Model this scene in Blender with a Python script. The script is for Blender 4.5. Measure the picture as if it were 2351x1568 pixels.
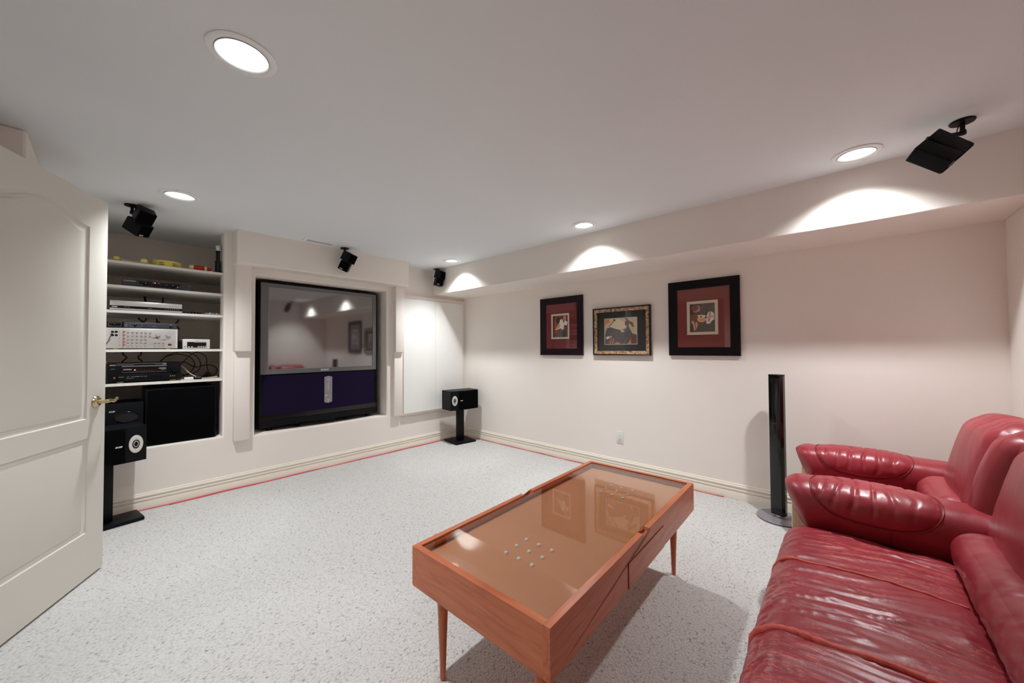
import bpy, bmesh, math, random
from mathutils import Vector, Matrix, noise, Quaternion

for o in list(bpy.data.objects):
    bpy.data.objects.remove(o)
C = bpy.context.scene.collection
S = bpy.context.scene
PI = math.pi
rnd = random.Random(7)

# ------------------------------------------------------------------ camera, world, exposure
cd = bpy.data.cameras.new('camera')
cam = bpy.data.objects.new('camera', cd)
C.objects.link(cam)
cd.sensor_width = 36.0
cd.sensor_fit = 'HORIZONTAL'
cd.lens = 836.606 * 36.0 / 2351.0
cd.clip_start = 0.02
_f = Vector((0.74347717, 0.66846319, 0.01996666)).normalized()
_r = Vector((0.66866798, -0.74354081, -0.00549503)).normalized()
_u = _r.cross(_f).normalized()
M = Matrix((( _r.x, _u.x, -_f.x, 0.0), (_r.y, _u.y, -_f.y, 0.0), (_r.z, _u.z, -_f.z, 1.2), (0, 0, 0, 1)))
cam.matrix_world = M
S.camera = cam

w = bpy.data.worlds.new('world')
S.world = w
w.use_nodes = True
w.node_tree.nodes['Background'].inputs[0].default_value = (1, 1, 1, 1)
w.node_tree.nodes['Background'].inputs[1].default_value = 0.0

S.view_settings.view_transform = 'Standard'
S.view_settings.look = 'None'
S.view_settings.gamma = 1.0
S.view_settings.use_curve_mapping = False
S.view_settings.exposure = 0.0
S.cycles.max_bounces = 14
S.cycles.diffuse_bounces = 8
S.cycles.glossy_bounces = 6
S.cycles.transmission_bounces = 8
S.cycles.sample_clamp_indirect = 8.0
S.cycles.caustics_reflective = False
S.cycles.caustics_refractive = False

LAMP_W = 128.0          # watts of each recessed ceiling lamp
LAMP_COL = (0.955, 0.985, 1.0)

# ------------------------------------------------------------------ materials
def lin(r, g, b):
    f = lambda c: (c / 255 / 12.92) if c / 255 <= 0.04045 else ((c / 255 + 0.055) / 1.055) ** 2.4
    return (f(r), f(g), f(b), 1.0)

def mat(name, col, rough=0.5, metal=0.0, spec=0.5, var=0.0, vscale=6.0, bump=0.0, bscale=80.0, coat=0.0, ior=None, stretch=None, coat_rough=0.1):
    m = bpy.data.materials.new(name)
    m.use_nodes = True
    nt = m.node_tree
    b = nt.nodes['Principled BSDF']
    b.inputs['Base Color'].default_value = col
    b.inputs['Roughness'].default_value = rough
    b.inputs['Metallic'].default_value = metal
    b.inputs['Specular IOR Level'].default_value = spec
    if ior: b.inputs['IOR'].default_value = ior
    if coat:
        b.inputs['Coat Weight'].default_value = coat
        b.inputs['Coat Roughness'].default_value = coat_rough
    tc = nt.nodes.new('ShaderNodeTexCoord')
    src = tc.outputs['Object']
    if stretch:
        mp = nt.nodes.new('ShaderNodeMapping')
        mp.inputs['Scale'].default_value = stretch
        nt.links.new(src, mp.inputs['Vector'])
        src = mp.outputs[0]
    if var:
        n = nt.nodes.new('ShaderNodeTexNoise')
        n.inputs['Scale'].default_value = vscale
        n.inputs['Detail'].default_value = 4
        nt.links.new(src, n.inputs['Vector'])
        mx = nt.nodes.new('ShaderNodeMix'); mx.data_type = 'RGBA'
        k = 1 - var
        mx.inputs[6].default_value = (col[0] * k, col[1] * k, col[2] * k, 1)
        k = 1 + var
        mx.inputs[7].default_value = (min(col[0] * k, 1), min(col[1] * k, 1), min(col[2] * k, 1), 1)
        nt.links.new(n.outputs['Fac'], mx.inputs[0])
        nt.links.new(mx.outputs[2], b.inputs['Base Color'])
    if bump:
        n2 = nt.nodes.new('ShaderNodeTexNoise')
        n2.inputs['Scale'].default_value = bscale
        n2.inputs['Detail'].default_value = 3
        nt.links.new(src, n2.inputs['Vector'])
        bp = nt.nodes.new('ShaderNodeBump')
        bp.inputs['Strength'].default_value = bump
        bp.inputs['Distance'].default_value = 0.002
        nt.links.new(n2.outputs['Fac'], bp.inputs['Height'])
        nt.links.new(bp.outputs[0], b.inputs['Normal'])
    return m

def emis(name, col, strength):
    m = bpy.data.materials.new(name); m.use_nodes = True
    b = m.node_tree.nodes['Principled BSDF']
    b.inputs['Base Color'].default_value = (0.8, 0.8, 0.8, 1)
    b.inputs['Emission Color'].default_value = col
    b.inputs['Emission Strength'].default_value = strength
    return m

m_wall = mat('wall_paint', lin(239, 232, 225), 0.75, var=0.02, vscale=3, bump=0.12, bscale=260)
m_ceil = mat('ceiling_paint', lin(230, 235, 238), 0.9, var=0.015, vscale=2, bump=0.15, bscale=220)
m_base = mat('cream_gloss_paint', lin(234, 226, 213), 0.4, var=0.02)
m_white = mat('white_lacquer', lin(242, 242, 239), 0.45, var=0.01)
m_shelf = mat('white_melamine', lin(228, 226, 220), 0.45, var=0.01)
m_door = mat('door_paint', lin(214, 211, 203), 0.42, var=0.015, vscale=4, bump=0.06, bscale=120)
m_black = mat('black_plastic', lin(6, 6, 8), 0.38, spec=0.2, bump=0.1, bscale=600)
m_blackgloss = mat('black_gloss', lin(9, 8, 10), 0.12)
m_vinyl = mat('black_vinyl', lin(15, 17, 21), 0.42, spec=0.12, var=0.25, vscale=140, bump=0.5, bscale=500)
m_cloth = mat('black_grille_cloth', lin(4, 4, 6), 1.0, spec=0.08, bump=0.4, bscale=900)
m_purple = mat('purple_grille_cloth', lin(26, 16, 46), 0.95, spec=0.15, var=0.3, vscale=300, bump=0.4, bscale=900)
m_bezel = mat('gunmetal_plastic', lin(104, 104, 103), 0.5, metal=0.0, var=0.12, vscale=350)
m_grey = mat('grey_plastic', lin(148, 144, 152), 0.35, metal=0.3)
m_darkgrey = mat('dark_grey_plastic', lin(52, 56, 64), 0.4, var=0.05)
m_slate = mat('slate_metal', lin(66, 70, 80), 0.4, metal=0.4, var=0.1, vscale=30)
m_silver = mat('silver_panel', lin(214, 212, 206), 0.38, metal=0.15, var=0.03)
m_silver2 = mat('brushed_silver', lin(208, 206, 204), 0.3, metal=0.5, var=0.05, stretch=(1, 1, 60))
m_chrome = mat('chrome', lin(220, 220, 220), 0.15, metal=1.0)
m_stud = mat('stud_lit_white', lin(244, 243, 240), 0.35)  # nickel studs: the light they catch is painted as plain matt white
m_nickel = mat('brass_nickel', lin(206, 190, 150), 0.18, metal=1.0)
m_gold = mat('gold_socket', lin(214, 190, 110), 0.3, metal=0.8)
m_red_knob = mat('red_knob', lin(178, 78, 78), 0.4)
m_print = mat('white_print', lin(225, 225, 228), 0.5)
m_printdim = mat('grey_print', lin(150, 150, 155), 0.5)
m_redprint = mat('red_print', lin(150, 40, 50), 0.5)
m_blackprint = mat('black_print', lin(25, 25, 25), 0.5)
m_led = emis('red_led', (1.0, 0.06, 0.1, 1), 2.5)
m_display = mat('display_window', lin(20, 8, 14), 0.15)
m_amber = mat('amber_paper', lin(205, 160, 110), 0.6)
m_yellow = mat('yellow_plastic', lin(216, 202, 92), 0.45, var=0.06)
m_paleyellow = mat('pale_yellow', lin(228, 214, 140), 0.5)
m_red = mat('red_plastic', lin(176, 20, 26), 0.35, var=0.1, vscale=20)
m_stick = mat('pale_wood_stick', lin(222, 205, 180), 0.5)
m_brown = mat('brown_cable', lin(72, 42, 32), 0.5)
m_blackcable = mat('black_cable', lin(18, 17, 18), 0.5)
m_redcable = mat('dark_red_cable', lin(96, 22, 26), 0.5)
m_beigecable = mat('beige_cable', lin(196, 180, 160), 0.5)
m_redwire = mat('red_wire', lin(214, 74, 84), 0.45)
m_whiteplastic = mat('white_plastic', lin(226, 226, 222), 0.35)
m_lampwhite = mat('lamp_trim_white', lin(244, 246, 247), 0.4)
m_reflector = mat('lamp_reflector', lin(200, 203, 202), 0.3, metal=0.4)
m_bulb = emis('lit_bulb', (1.0, 0.99, 0.97, 1), 6.0)
m_framedark = mat('dark_plum_frame', lin(30, 14, 22), 0.3, spec=0.25, var=0.1, bump=0.1, bscale=200)
m_frameblack = mat('black_frame', lin(14, 8, 11), 0.3, spec=0.2, var=0.15)
m_mat_maroon = mat('maroon_mat', lin(128, 44, 52), 0.8, var=0.06, vscale=90)
m_mat_plum = mat('plum_mat', lin(138, 64, 62), 0.8, var=0.06, vscale=90)
m_mat_black = mat('black_mat', lin(10, 11, 14), 0.85)
m_mat_cream = mat('cream_mat', lin(234, 222, 202), 0.8)
m_beige = mat('pale_beige_board', lin(222, 205, 168), 0.5, var=0.05, stretch=(20, 20, 1.5))
m_hall = mat('hall_paint', lin(205, 190, 175), 0.8)

# speckled gilt frame
m_gilt = bpy.data.materials.new('speckled_gilt'); m_gilt.use_nodes = True
nt = m_gilt.node_tree; b = nt.nodes['Principled BSDF']
tc = nt.nodes.new('ShaderNodeTexCoord')
n = nt.nodes.new('ShaderNodeTexNoise'); n.inputs['Scale'].default_value = 55; n.inputs['Detail'].default_value = 6; n.inputs['Roughness'].default_value = 0.75
nt.links.new(tc.outputs['Object'], n.inputs['Vector'])
cr = nt.nodes.new('ShaderNodeValToRGB')
cr.color_ramp.elements[0].position = 0.38; cr.color_ramp.elements[0].color = lin(48, 26, 18)
cr.color_ramp.elements[1].position = 0.62; cr.color_ramp.elements[1].color = lin(206, 188, 158)
e = cr.color_ramp.elements.new(0.47); e.color = lin(168, 122, 84)
nt.links.new(n.outputs['Fac'], cr.inputs[0]); nt.links.new(cr.outputs[0], b.inputs['Base Color'])
b.inputs['Roughness'].default_value = 0.4; b.inputs['Metallic'].default_value = 0.15

# picture glass and table glass
def glassmat(name, tint, rough=0.0, f0=0.045):
    m = bpy.data.materials.new(name); m.use_nodes = True
    nt = m.node_tree
    for nd in list(nt.nodes):
        if nd.type != 'OUTPUT_MATERIAL': nt.nodes.remove(nd)
    out = [nd for nd in nt.nodes if nd.type == 'OUTPUT_MATERIAL'][0]
    tr = nt.nodes.new('ShaderNodeBsdfTransparent'); tr.inputs[0].default_value = tint
    gl = nt.nodes.new('ShaderNodeBsdfGlossy'); gl.inputs['Roughness'].default_value = rough
    # Schlick reflectance of one glass face, the same seen from inside and outside
    lw = nt.nodes.new('ShaderNodeLayerWeight'); lw.inputs['Blend'].default_value = 0.5
    pw = nt.nodes.new('ShaderNodeMath'); pw.operation = 'POWER'; pw.inputs[1].default_value = 5.0
    nt.links.new(lw.outputs['Facing'], pw.inputs[0])
    mu = nt.nodes.new('ShaderNodeMath'); mu.operation = 'MULTIPLY_ADD'; mu.inputs[1].default_value = 0.95; mu.inputs[2].default_value = f0; mu.use_clamp = True
    nt.links.new(pw.outputs[0], mu.inputs[0])
    mx = nt.nodes.new('ShaderNodeMixShader')
    nt.links.new(mu.outputs[0], mx.inputs[0]); nt.links.new(tr.outputs[0], mx.inputs[1]); nt.links.new(gl.outputs[0], mx.inputs[2])
    nt.links.new(mx.outputs[0], out.inputs['Surface'])
    return m
m_glass = glassmat('clear_glass', (0.98, 0.985, 0.98, 1), 0.0, f0=0.028)
m_tglass = glassmat('table_glass', (0.93, 0.94, 0.92, 1), 0.012, f0=0.075)

# TV screen: dark, coated, mirror-like rear projection panel
m_screen = mat('tv_screen', lin(40, 40, 44), 0.045, ior=3.2, var=0.05, vscale=900)

# wood of the coffee table
def wood(name, c1, c2, c3, stretch, rough=0.33):
    m = bpy.data.materials.new(name); m.use_nodes = True
    nt = m.node_tree; b = nt.nodes['Principled BSDF']
    tc = nt.nodes.new('ShaderNodeTexCoord')
    mp = nt.nodes.new('ShaderNodeMapping'); mp.inputs['Scale'].default_value = stretch
    nt.links.new(tc.outputs['Object'], mp.inputs['Vector'])
    n = nt.nodes.new('ShaderNodeTexNoise'); n.inputs['Scale'].default_value = 4; n.inputs['Detail'].default_value = 7; n.inputs['Distortion'].default_value = 0.6
    nt.links.new(mp.outputs[0], n.inputs['Vector'])
    cr = nt.nodes.new('ShaderNodeValToRGB')
    cr.color_ramp.elements[0].position = 0.3; cr.color_ramp.elements[0].color = c1
    cr.color_ramp.elements[1].position = 0.7; cr.color_ramp.elements[1].color = c3
    e = cr.color_ramp.elements.new(0.5); e.color = c2
    nt.links.new(n.outputs['Fac'], cr.inputs[0]); nt.links.new(cr.outputs[0], b.inputs['Base Color'])
    b.inputs['Roughness'].default_value = rough
    b.inputs['Coat Weight'].default_value = 0.25; b.inputs['Coat Roughness'].default_value = 0.18
    return m
WC = (lin(172, 84, 42), lin(190, 100, 54), lin(202, 114, 64))
m_wood = wood('cherry_wood', *WC, (1.5, 14, 14))
m_woodend = wood('cherry_wood_end', *WC, (14, 1.5, 14))
m_woodleg = wood('cherry_wood_leg', *WC, (14, 14, 2))
m_tray = mat('tan_felt', lin(214, 140, 100), 0.8, var=0.05, vscale=14)

# carpet : looped berber
m_carpet = bpy.data.materials.new('berber_carpet'); m_carpet.use_nodes = True
nt = m_carpet.node_tree; b = nt.nodes['Principled BSDF']
tc = nt.nodes.new('ShaderNodeTexCoord')
mp = nt.nodes.new('ShaderNodeMapping'); mp.inputs['Scale'].default_value = (92, 118, 92); mp.inputs['Rotation'].default_value = (0, 0, math.radians(-47))
nt.links.new(tc.outputs['Object'], mp.inputs['Vector'])
vo = nt.nodes.new('ShaderNodeTexVoronoi'); vo.feature = 'F1'; vo.inputs['Scale'].default_value = 1.0; vo.inputs['Randomness'].default_value = 0.7
nt.links.new(mp.outputs[0], vo.inputs['Vector'])
no = nt.nodes.new('ShaderNodeTexNoise'); no.inputs['Scale'].default_value = 60; no.inputs['Detail'].default_value = 2
nt.links.new(tc.outputs['Object'], no.inputs['Vector'])
no2 = nt.nodes.new('ShaderNodeTexNoise'); no2.inputs['Scale'].default_value = 2.2; no2.inputs['Detail'].default_value = 3
nt.links.new(tc.outputs['Object'], no2.inputs['Vector'])
# shade between the loops put into the colour, uneven through noise
gp = nt.nodes.new('ShaderNodeMath'); gp.operation = 'MULTIPLY_ADD'; gp.inputs[1].default_value = 0.40; gp.inputs[2].default_value = -0.20
nt.links.new(no.outputs['Fac'], gp.inputs[0])
ad = nt.nodes.new('ShaderNodeMath'); ad.operation = 'SUBTRACT'
nt.links.new(vo.outputs['Distance'], ad.inputs[0]); nt.links.new(gp.outputs[0], ad.inputs[1])
rp = nt.nodes.new('ShaderNodeValToRGB')
rp.color_ramp.elements[0].position = 0.42; rp.color_ramp.elements[0].color = lin(200, 198, 196)
rp.color_ramp.elements[1].position = 1.0; rp.color_ramp.elements[1].color = lin(104, 102, 98)
e = rp.color_ramp.elements.new(0.74); e.color = lin(183, 181, 178)
nt.links.new(ad.outputs[0], rp.inputs[0])
nt.links.new(rp.outputs[0], b.inputs['Base Color'])
b.inputs['Roughness'].default_value = 0.95; b.inputs['Specular IOR Level'].default_value = 0.15
bp = nt.nodes.new('ShaderNodeBump'); bp.invert = True; bp.inputs['Strength'].default_value = 0.7; bp.inputs['Distance'].default_value = 0.006
nt.links.new(vo.outputs['Distance'], bp.inputs['Height']); nt.links.new(bp.outputs[0], b.inputs['Normal'])

# red leather; worn=True adds pale scratches and cracks of their own shape
def leather(name, worn, seamx=()):
    m = bpy.data.materials.new(name); m.use_nodes = True
    nt = m.node_tree; b = nt.nodes['Principled BSDF']
    tc = nt.nodes.new('ShaderNodeTexCoord')
    n = nt.nodes.new('ShaderNodeTexNoise'); n.inputs['Scale'].default_value = 5; n.inputs['Detail'].default_value = 4
    nt.links.new(tc.outputs['Object'], n.inputs['Vector'])
    cr = nt.nodes.new('ShaderNodeValToRGB')
    cr.color_ramp.elements[0].position = 0.3; cr.color_ramp.elements[0].color = lin(138, 35, 46)
    cr.color_ramp.elements[1].position = 0.7; cr.color_ramp.elements[1].color = lin(159, 51, 61)
    nt.links.new(n.outputs['Fac'], cr.inputs[0])
    colsock = cr.outputs[0]
    rough = 0.36
    if worn:
        mp = nt.nodes.new('ShaderNodeMapping'); mp.inputs['Scale'].default_value = (22, 3.6, 10); mp.inputs['Rotation'].default_value = (0, 0, -0.26)
        nt.links.new(tc.outputs['Object'], mp.inputs['Vector'])
        nz = nt.nodes.new('ShaderNodeTexNoise'); nz.inputs['Scale'].default_value = 2.6; nz.inputs['Detail'].default_value = 8; nz.inputs['Distortion'].default_value = 1.0; nz.inputs['Roughness'].default_value = 0.62
        nt.links.new(mp.outputs[0], nz.inputs['Vector'])
        ab = nt.nodes.new('ShaderNodeMath'); ab.operation = 'SUBTRACT'; ab.inputs[1].default_value = 0.5
        nt.links.new(nz.outputs['Fac'], ab.inputs[0])
        ab2 = nt.nodes.new('ShaderNodeMath'); ab2.operation = 'ABSOLUTE'; nt.links.new(ab.outputs[0], ab2.inputs[0])
        r = nt.nodes.new('ShaderNodeValToRGB')
        r.color_ramp.elements[0].position = 0.0; r.color_ramp.elements[0].color = (1, 1, 1, 1)
        r.color_ramp.elements[1].position = 0.024; r.color_ramp.elements[1].color = (0, 0, 0, 1)
        nt.links.new(ab2.outputs[0], r.inputs[0])
        msk = nt.nodes.new('ShaderNodeTexNoise'); msk.inputs['Scale'].default_value = 4.5; msk.inputs['Detail'].default_value = 5
        nt.links.new(tc.outputs['Object'], msk.inputs['Vector'])
        r3 = nt.nodes.new('ShaderNodeValToRGB')
        r3.color_ramp.elements[0].position = 0.43; r3.color_ramp.elements[0].color = (0, 0, 0, 1)
        r3.color_ramp.elements[1].position = 0.58; r3.color_ramp.elements[1].color = (1, 1, 1, 1)
        nt.links.new(msk.outputs['Fac'], r3.inputs[0])
        mu = nt.nodes.new('ShaderNodeMath'); mu.operation = 'MULTIPLY'
        nt.links.new(r.outputs[0], mu.inputs[0]); nt.links.new(r3.outputs[0], mu.inputs[1])
        mx = nt.nodes.new('ShaderNodeMix'); mx.data_type = 'RGBA'
        nt.links.new(mu.outputs[0], mx.inputs[0]); nt.links.new(colsock, mx.inputs[6]); mx.inputs[7].default_value = lin(214, 112, 106)
        colsock = mx.outputs[2]
    nt.links.new(colsock, b.inputs['Base Color'])
    b.inputs['Roughness'].default_value = rough
    b.inputs['Specular IOR Level'].default_value = 0.55
    g = nt.nodes.new('ShaderNodeTexNoise'); g.inputs['Scale'].default_value = 260; g.inputs['Detail'].default_value = 2
    nt.links.new(tc.outputs['Object'], g.inputs['Vector'])
    bp = nt.nodes.new('ShaderNodeBump'); bp.inputs['Strength'].default_value = 0.12; bp.inputs['Distance'].default_value = 0.002
    nt.links.new(g.outputs['Fac'], bp.inputs['Height']); nt.links.new(bp.outputs[0], b.inputs['Normal'])
    return m
m_leather = leather('red_leather', False)
m_leatherworn = leather('worn_red_leather', True)
m_leatherdk = mat('red_leather_piping', lin(120, 30, 40), 0.35)
m_wornseam = mat('frayed_orange_seam', lin(204, 92, 80), 0.6, var=0.25, vscale=120, bump=0.5, bscale=300)

# ------------------------------------------------------------------ mesh helpers
def newobj(name, me, m, parent=None, smooth=False, kind=None):
    o = bpy.data.objects.new(name, me); C.objects.link(o)
    mats = m if isinstance(m, (list, tuple)) else [m]
    for k in mats: me.materials.append(k)
    if parent is not None: o.parent = parent
    if kind: o['kind'] = kind
    return o

def obj(name, bm, m, parent=None, smooth=False, kind=None, angle=None):
    bm.normal_update()
    me = bpy.data.meshes.new(name)
    bm.to_mesh(me); bm.free()
    if smooth:
        for p in me.polygons: p.use_smooth = True
        if angle is not None:
            me.set_sharp_from_angle(angle=math.radians(angle))
    return newobj(name, me, m, parent, kind=kind)

def thing(name, label, cat, loc=(0, 0, 0), rotz=0.0, group=None):
    o = bpy.data.objects.new(name, None); C.objects.link(o)
    o.empty_display_size = 0.05
    o.location = loc; o.rotation_euler = (0, 0, rotz)
    o['label'] = label; o['category'] = cat
    if group: o['group'] = group
    return o

def tag(o, label, cat, group=None):
    o['label'] = label; o['category'] = cat
    if group: o['group'] = group
    return o

def dup(root, label=None):
    r = root.copy(); C.objects.link(r)
    if label: r['label'] = label
    for ch in list(root.children):
        c = ch.copy(); C.objects.link(c); c.parent = r
        for g in list(ch.children):
            d = g.copy(); C.objects.link(d); d.parent = c
    return r

def BM(): return bmesh.new()

def box(bm, x0, x1, y0, y1, z0, z1, bev=0.0, seg=2, mi=0):
    vs = [bm.verts.new((x, y, z)) for x in (x0, x1) for y in (y0, y1) for z in (z0, z1)]
    F = [(0, 1, 3, 2), (4, 6, 7, 5), (0, 4, 5, 1), (2, 3, 7, 6), (0, 2, 6, 4), (1, 5, 7, 3)]
    fs = [bm.faces.new([vs[i] for i in f]) for f in F]
    for f in fs: f.material_index = mi
    if bev > 0:
        es = list({e for f in fs for e in f.edges})
        r = bmesh.ops.bevel(bm, geom=es, offset=bev, segments=seg, profile=0.5, affect='EDGES', clamp_overlap=True)
        for f in r['faces']: f.material_index = mi
    return vs

def cyl(bm, p0, p1, r0, r1=None, n=20, cap=True, mi=0):
    p0 = Vector(p0); p1 = Vector(p1)
    if r1 is None: r1 = r0
    ax = (p1 - p0).normalized()
    a = ax.orthogonal().normalized(); b = ax.cross(a)
    A = [bm.verts.new(p0 + (a * math.cos(t) + b * math.sin(t)) * r0) for t in [2 * PI * i / n for i in range(n)]]
    B = [bm.verts.new(p1 + (a * math.cos(t) + b * math.sin(t)) * r1) for t in [2 * PI * i / n for i in range(n)]]
    for i in range(n):
        f = bm.faces.new((A[i], A[(i + 1) % n], B[(i + 1) % n], B[i])); f.material_index = mi
    if cap:
        f = bm.faces.new(A[::-1]); f.material_index = mi
        f = bm.faces.new(B); f.material_index = mi

def lathe(bm, prof, org=(0, 0, 0), n=32, axis=Vector((0, 0, 1)), mi=0, closed=False):
    """prof: list of (radius, height along axis)"""
    axis = axis.normalized(); a = axis.orthogonal().normalized(); b = axis.cross(a); org = Vector(org)
    rings = []
    for (r, h) in prof:
        if r < 1e-6: rings.append([bm.verts.new(org + axis * h)])
        else: rings.append([bm.verts.new(org + axis * h + (a * math.cos(2 * PI * i / n) + b * math.sin(2 * PI * i / n)) * r) for i in range(n)])
    pairs = list(zip(rings[:-1], rings[1:]))
    if closed: pairs.append((rings[-1], rings[0]))
    for R0, R1 in pairs:
        for i in range(n):
            j = (i + 1) % n
            if len(R0) == 1 and len(R1) == 1: continue
            if len(R0) == 1: f = bm.faces.new((R0[0], R1[i], R1[j]))
            elif len(R1) == 1: f = bm.faces.new((R0[i], R0[j], R1[0]))
            else: f = bm.faces.new((R0[i], R0[j], R1[j], R1[i]))
            f.material_index = mi
    return rings

def crv(pts, k=8, closed=False):
    """Catmull-Rom through pts"""
    P = [Vector(p) for p in pts]; n = len(P); out = []
    for i in range(n if closed else n - 1):
        p0 = P[(i - 1) % n] if (closed or i > 0) else P[0] * 2 - P[1]
        p1 = P[i]; p2 = P[(i + 1) % n]
        p3 = P[(i + 2) % n] if (closed or i + 2 < n) else P[-1] * 2 - P[-2]
        for j in range(k):
            t = j / k
            out.append(0.5 * ((2 * p1) + (p2 - p0) * t + (2 * p0 - 5 * p1 + 4 * p2 - p3) * t * t + (3 * p1 - p0 - 3 * p2 + p3) * t ** 3))
    if not closed: out.append(P[-1].copy())
    return out

def tube(bm, pts, r, n=8, closed=False, mi=0, cap=True):
    P = [Vector(p) for p in pts]; N = len(P); rings = []
    up = Vector((0, 0, 1)); prev = None
    for i in range(N):
        if closed: t = (P[(i + 1) % N] - P[i - 1]).normalized()
        else: t = (P[min(i + 1, N - 1)] - P[max(i - 1, 0)]).normalized()
        if prev is None:
            a = t.orthogonal().normalized()
        else:
            a = (prev - t * prev.dot(t))
            a = a.normalized() if a.length > 1e-6 else t.orthogonal().normalized()
        prev = a; b = t.cross(a)
        rr = r[i] if isinstance(r, (list, tuple)) else r
        rings.append([bm.verts.new(P[i] + (a * math.cos(2 * PI * k / n) + b * math.sin(2 * PI * k / n)) * rr) for k in range(n)])
    for i in range(N if closed else N - 1):
        A = rings[i]; B = rings[(i + 1) % N]
        for k in range(n):
            f = bm.faces.new((A[k], A[(k + 1) % n], B[(k + 1) % n], B[k])); f.material_index = mi
    if not closed and cap:
        bm.faces.new(rings[0][::-1]).material_index = mi; bm.faces.new(rings[-1]).material_index = mi

def prism(bm, poly, fn0, fn1, mi=0):
    """poly: 2D points; fn0/fn1 map (u,v)->3D for the two ends"""
    A = [bm.verts.new(fn0(*p)) for p in poly]; B = [bm.verts.new(fn1(*p)) for p in poly]
    n = len(poly)
    for i in range(n):
        bm.faces.new((A[i], A[(i + 1) % n], B[(i + 1) % n], B[i])).material_index = mi
    f0 = bm.faces.new(A[::-1]); f1 = bm.faces.new(B)
    f0.material_index = mi; f1.material_index = mi
    if n > 4: bmesh.ops.triangulate(bm, faces=[f0, f1])

def fix(bm): bmesh.ops.recalc_face_normals(bm, faces=bm.faces[:])

def pillow(size, r, n=14, puff=(0, 0, 0), disp=None, center=(0, 0, 0), rot=None):
    """rounded box cushion; size = half extents; puff bulges each face pair; disp(p,nrm)->offset"""
    bm = BM(); cache = {}
    hx, hy, hz = size
    def put(c):
        key = tuple(round(v, 5) for v in c)
        if key in cache: return cache[key]
        q = Vector((c[0] * hx, c[1] * hy, c[2] * hz))
        core = Vector((max(-(hx - r), min(hx - r, q.x)), max(-(hy - r), min(hy - r, q.y)), max(-(hz - r), min(hz - r, q.z))))
        d = q - core
        nrm = d.normalized() if d.length > 1e-9 else Vector((0, 0, 1))
        p = core + nrm * r
        bx = (1 - c[1] ** 2) * (1 - c[2] ** 2); by = (1 - c[0] ** 2) * (1 - c[2] ** 2); bz = (1 - c[0] ** 2) * (1 - c[1] ** 2)
        p += Vector((puff[0] * bx * (1 if c[0] > 0 else -1) * abs(c[0]) ** 3, puff[1] * by * (1 if c[1] > 0 else -1) * abs(c[1]) ** 3, puff[2] * bz * (1 if c[2] > 0 else -1) * abs(c[2]) ** 3))
        if disp: p = p + nrm * disp(p, nrm)
        cache[key] = bm.verts.new(p); return cache[key]
    def seq(h, cells):
        # denser grid near the ends so that the rounding reads
        return [math.sin((-1 + 2 * i / cells) * PI / 2 * 0.86) / math.sin(PI / 2 * 0.86) for i in range(cells + 1)]
    na = n if isinstance(n, tuple) else (n, n, n)
    sq = [seq(0, k) for k in na]
    for ax in range(3):
        u, v = [(1, 2), (2, 0), (0, 1)][ax]
        for s in (-1, 1):
            for i in range(na[u]):
                for j in range(na[v]):
                    q = []
                    for (a, b2) in ((i, j), (i + 1, j), (i + 1, j + 1), (i, j + 1)):
                        c = [0, 0, 0]; c[ax] = s; c[u] = sq[u][a]; c[v] = sq[v][b2]; q.append(put(c))
                    if s < 0: q = q[::-1]
                    try: bm.faces.new(q)
                    except ValueError: pass
    mtx = Matrix.Translation(Vector(center)) @ (rot.to_matrix().to_4x4() if rot else Matrix.Identity(4))
    bmesh.ops.transform(bm, matrix=mtx, verts=bm.verts[:])
    fix(bm)
    return bm

def fill_loops(bm, loops):
    """flat face with holes through triangle_fill; loops = lists of bmverts"""
    es = []
    for L in loops:
        for i in range(len(L)):
            e = bm.edges.get((L[i], L[(i + 1) % len(L)])) or bm.edges.new((L[i], L[(i + 1) % len(L)]))
            es.append(e)
    return bmesh.ops.triangle_fill(bm, use_beauty=True, use_dissolve=False, edges=es)

def text(parent, s, size, mtx, m, name='lettering', extrude=0.0004, bold=0.0, shear=0.0, sx=1.0, align='CENTER'):
    cu = bpy.data.curves.new(name, 'FONT')
    cu.body = s; cu.size = size; cu.extrude = extrude; cu.align_x = align; cu.align_y = 'CENTER'
    cu.offset = bold; cu.shear = shear; cu.resolution_u = 2
    t = bpy.data.objects.new(name, cu); C.objects.link(t)
    dg = bpy.context.evaluated_depsgraph_get()
    me = bpy.data.meshes.new_from_object(t.evaluated_get(dg))
    bpy.data.objects.remove(t)
    me.transform(mtx @ Matrix.Diagonal((sx, 1, 1, 1)))
    me.materials.clear()
    return newobj(name, me, m, parent)

def facing(loc, right, up):
    r = Vector(right).normalized(); u = Vector(up).normalized(); n = r.cross(u)
    return Matrix(((r.x, u.x, n.x, loc[0]), (r.y, u.y, n.y, loc[1]), (r.z, u.z, n.z, loc[2]), (0, 0, 0, 1)))

# ------------------------------------------------------------------ room shell
XR, XS, YT, ZC, ZS = 3.345, 2.839, 3.934, 2.2185, 1.902
XL, YB = -0.40, -0.70
YJ, XJ = 2.77, -0.256
NX0, NX1, NZ = -0.20, 0.668, 0.462         # shelf niche
TX0, TX1, TZ0, TZ1 = 0.900, 2.185, 0.432, 1.880   # television opening
WT = 0.14
NYB = 4.66
lamps = [(0.302, 1.515), (0.311, 3.205), (2.628, 1.556), (2.652, 3.315), (2.635, -0.083)]

bm = BM(); box(bm, XL - 1.3, XR + 0.12, YB - 0.12, NYB + 0.1, -0.08, 0.0)
obj('floor', bm, m_carpet, kind='structure')

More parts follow.
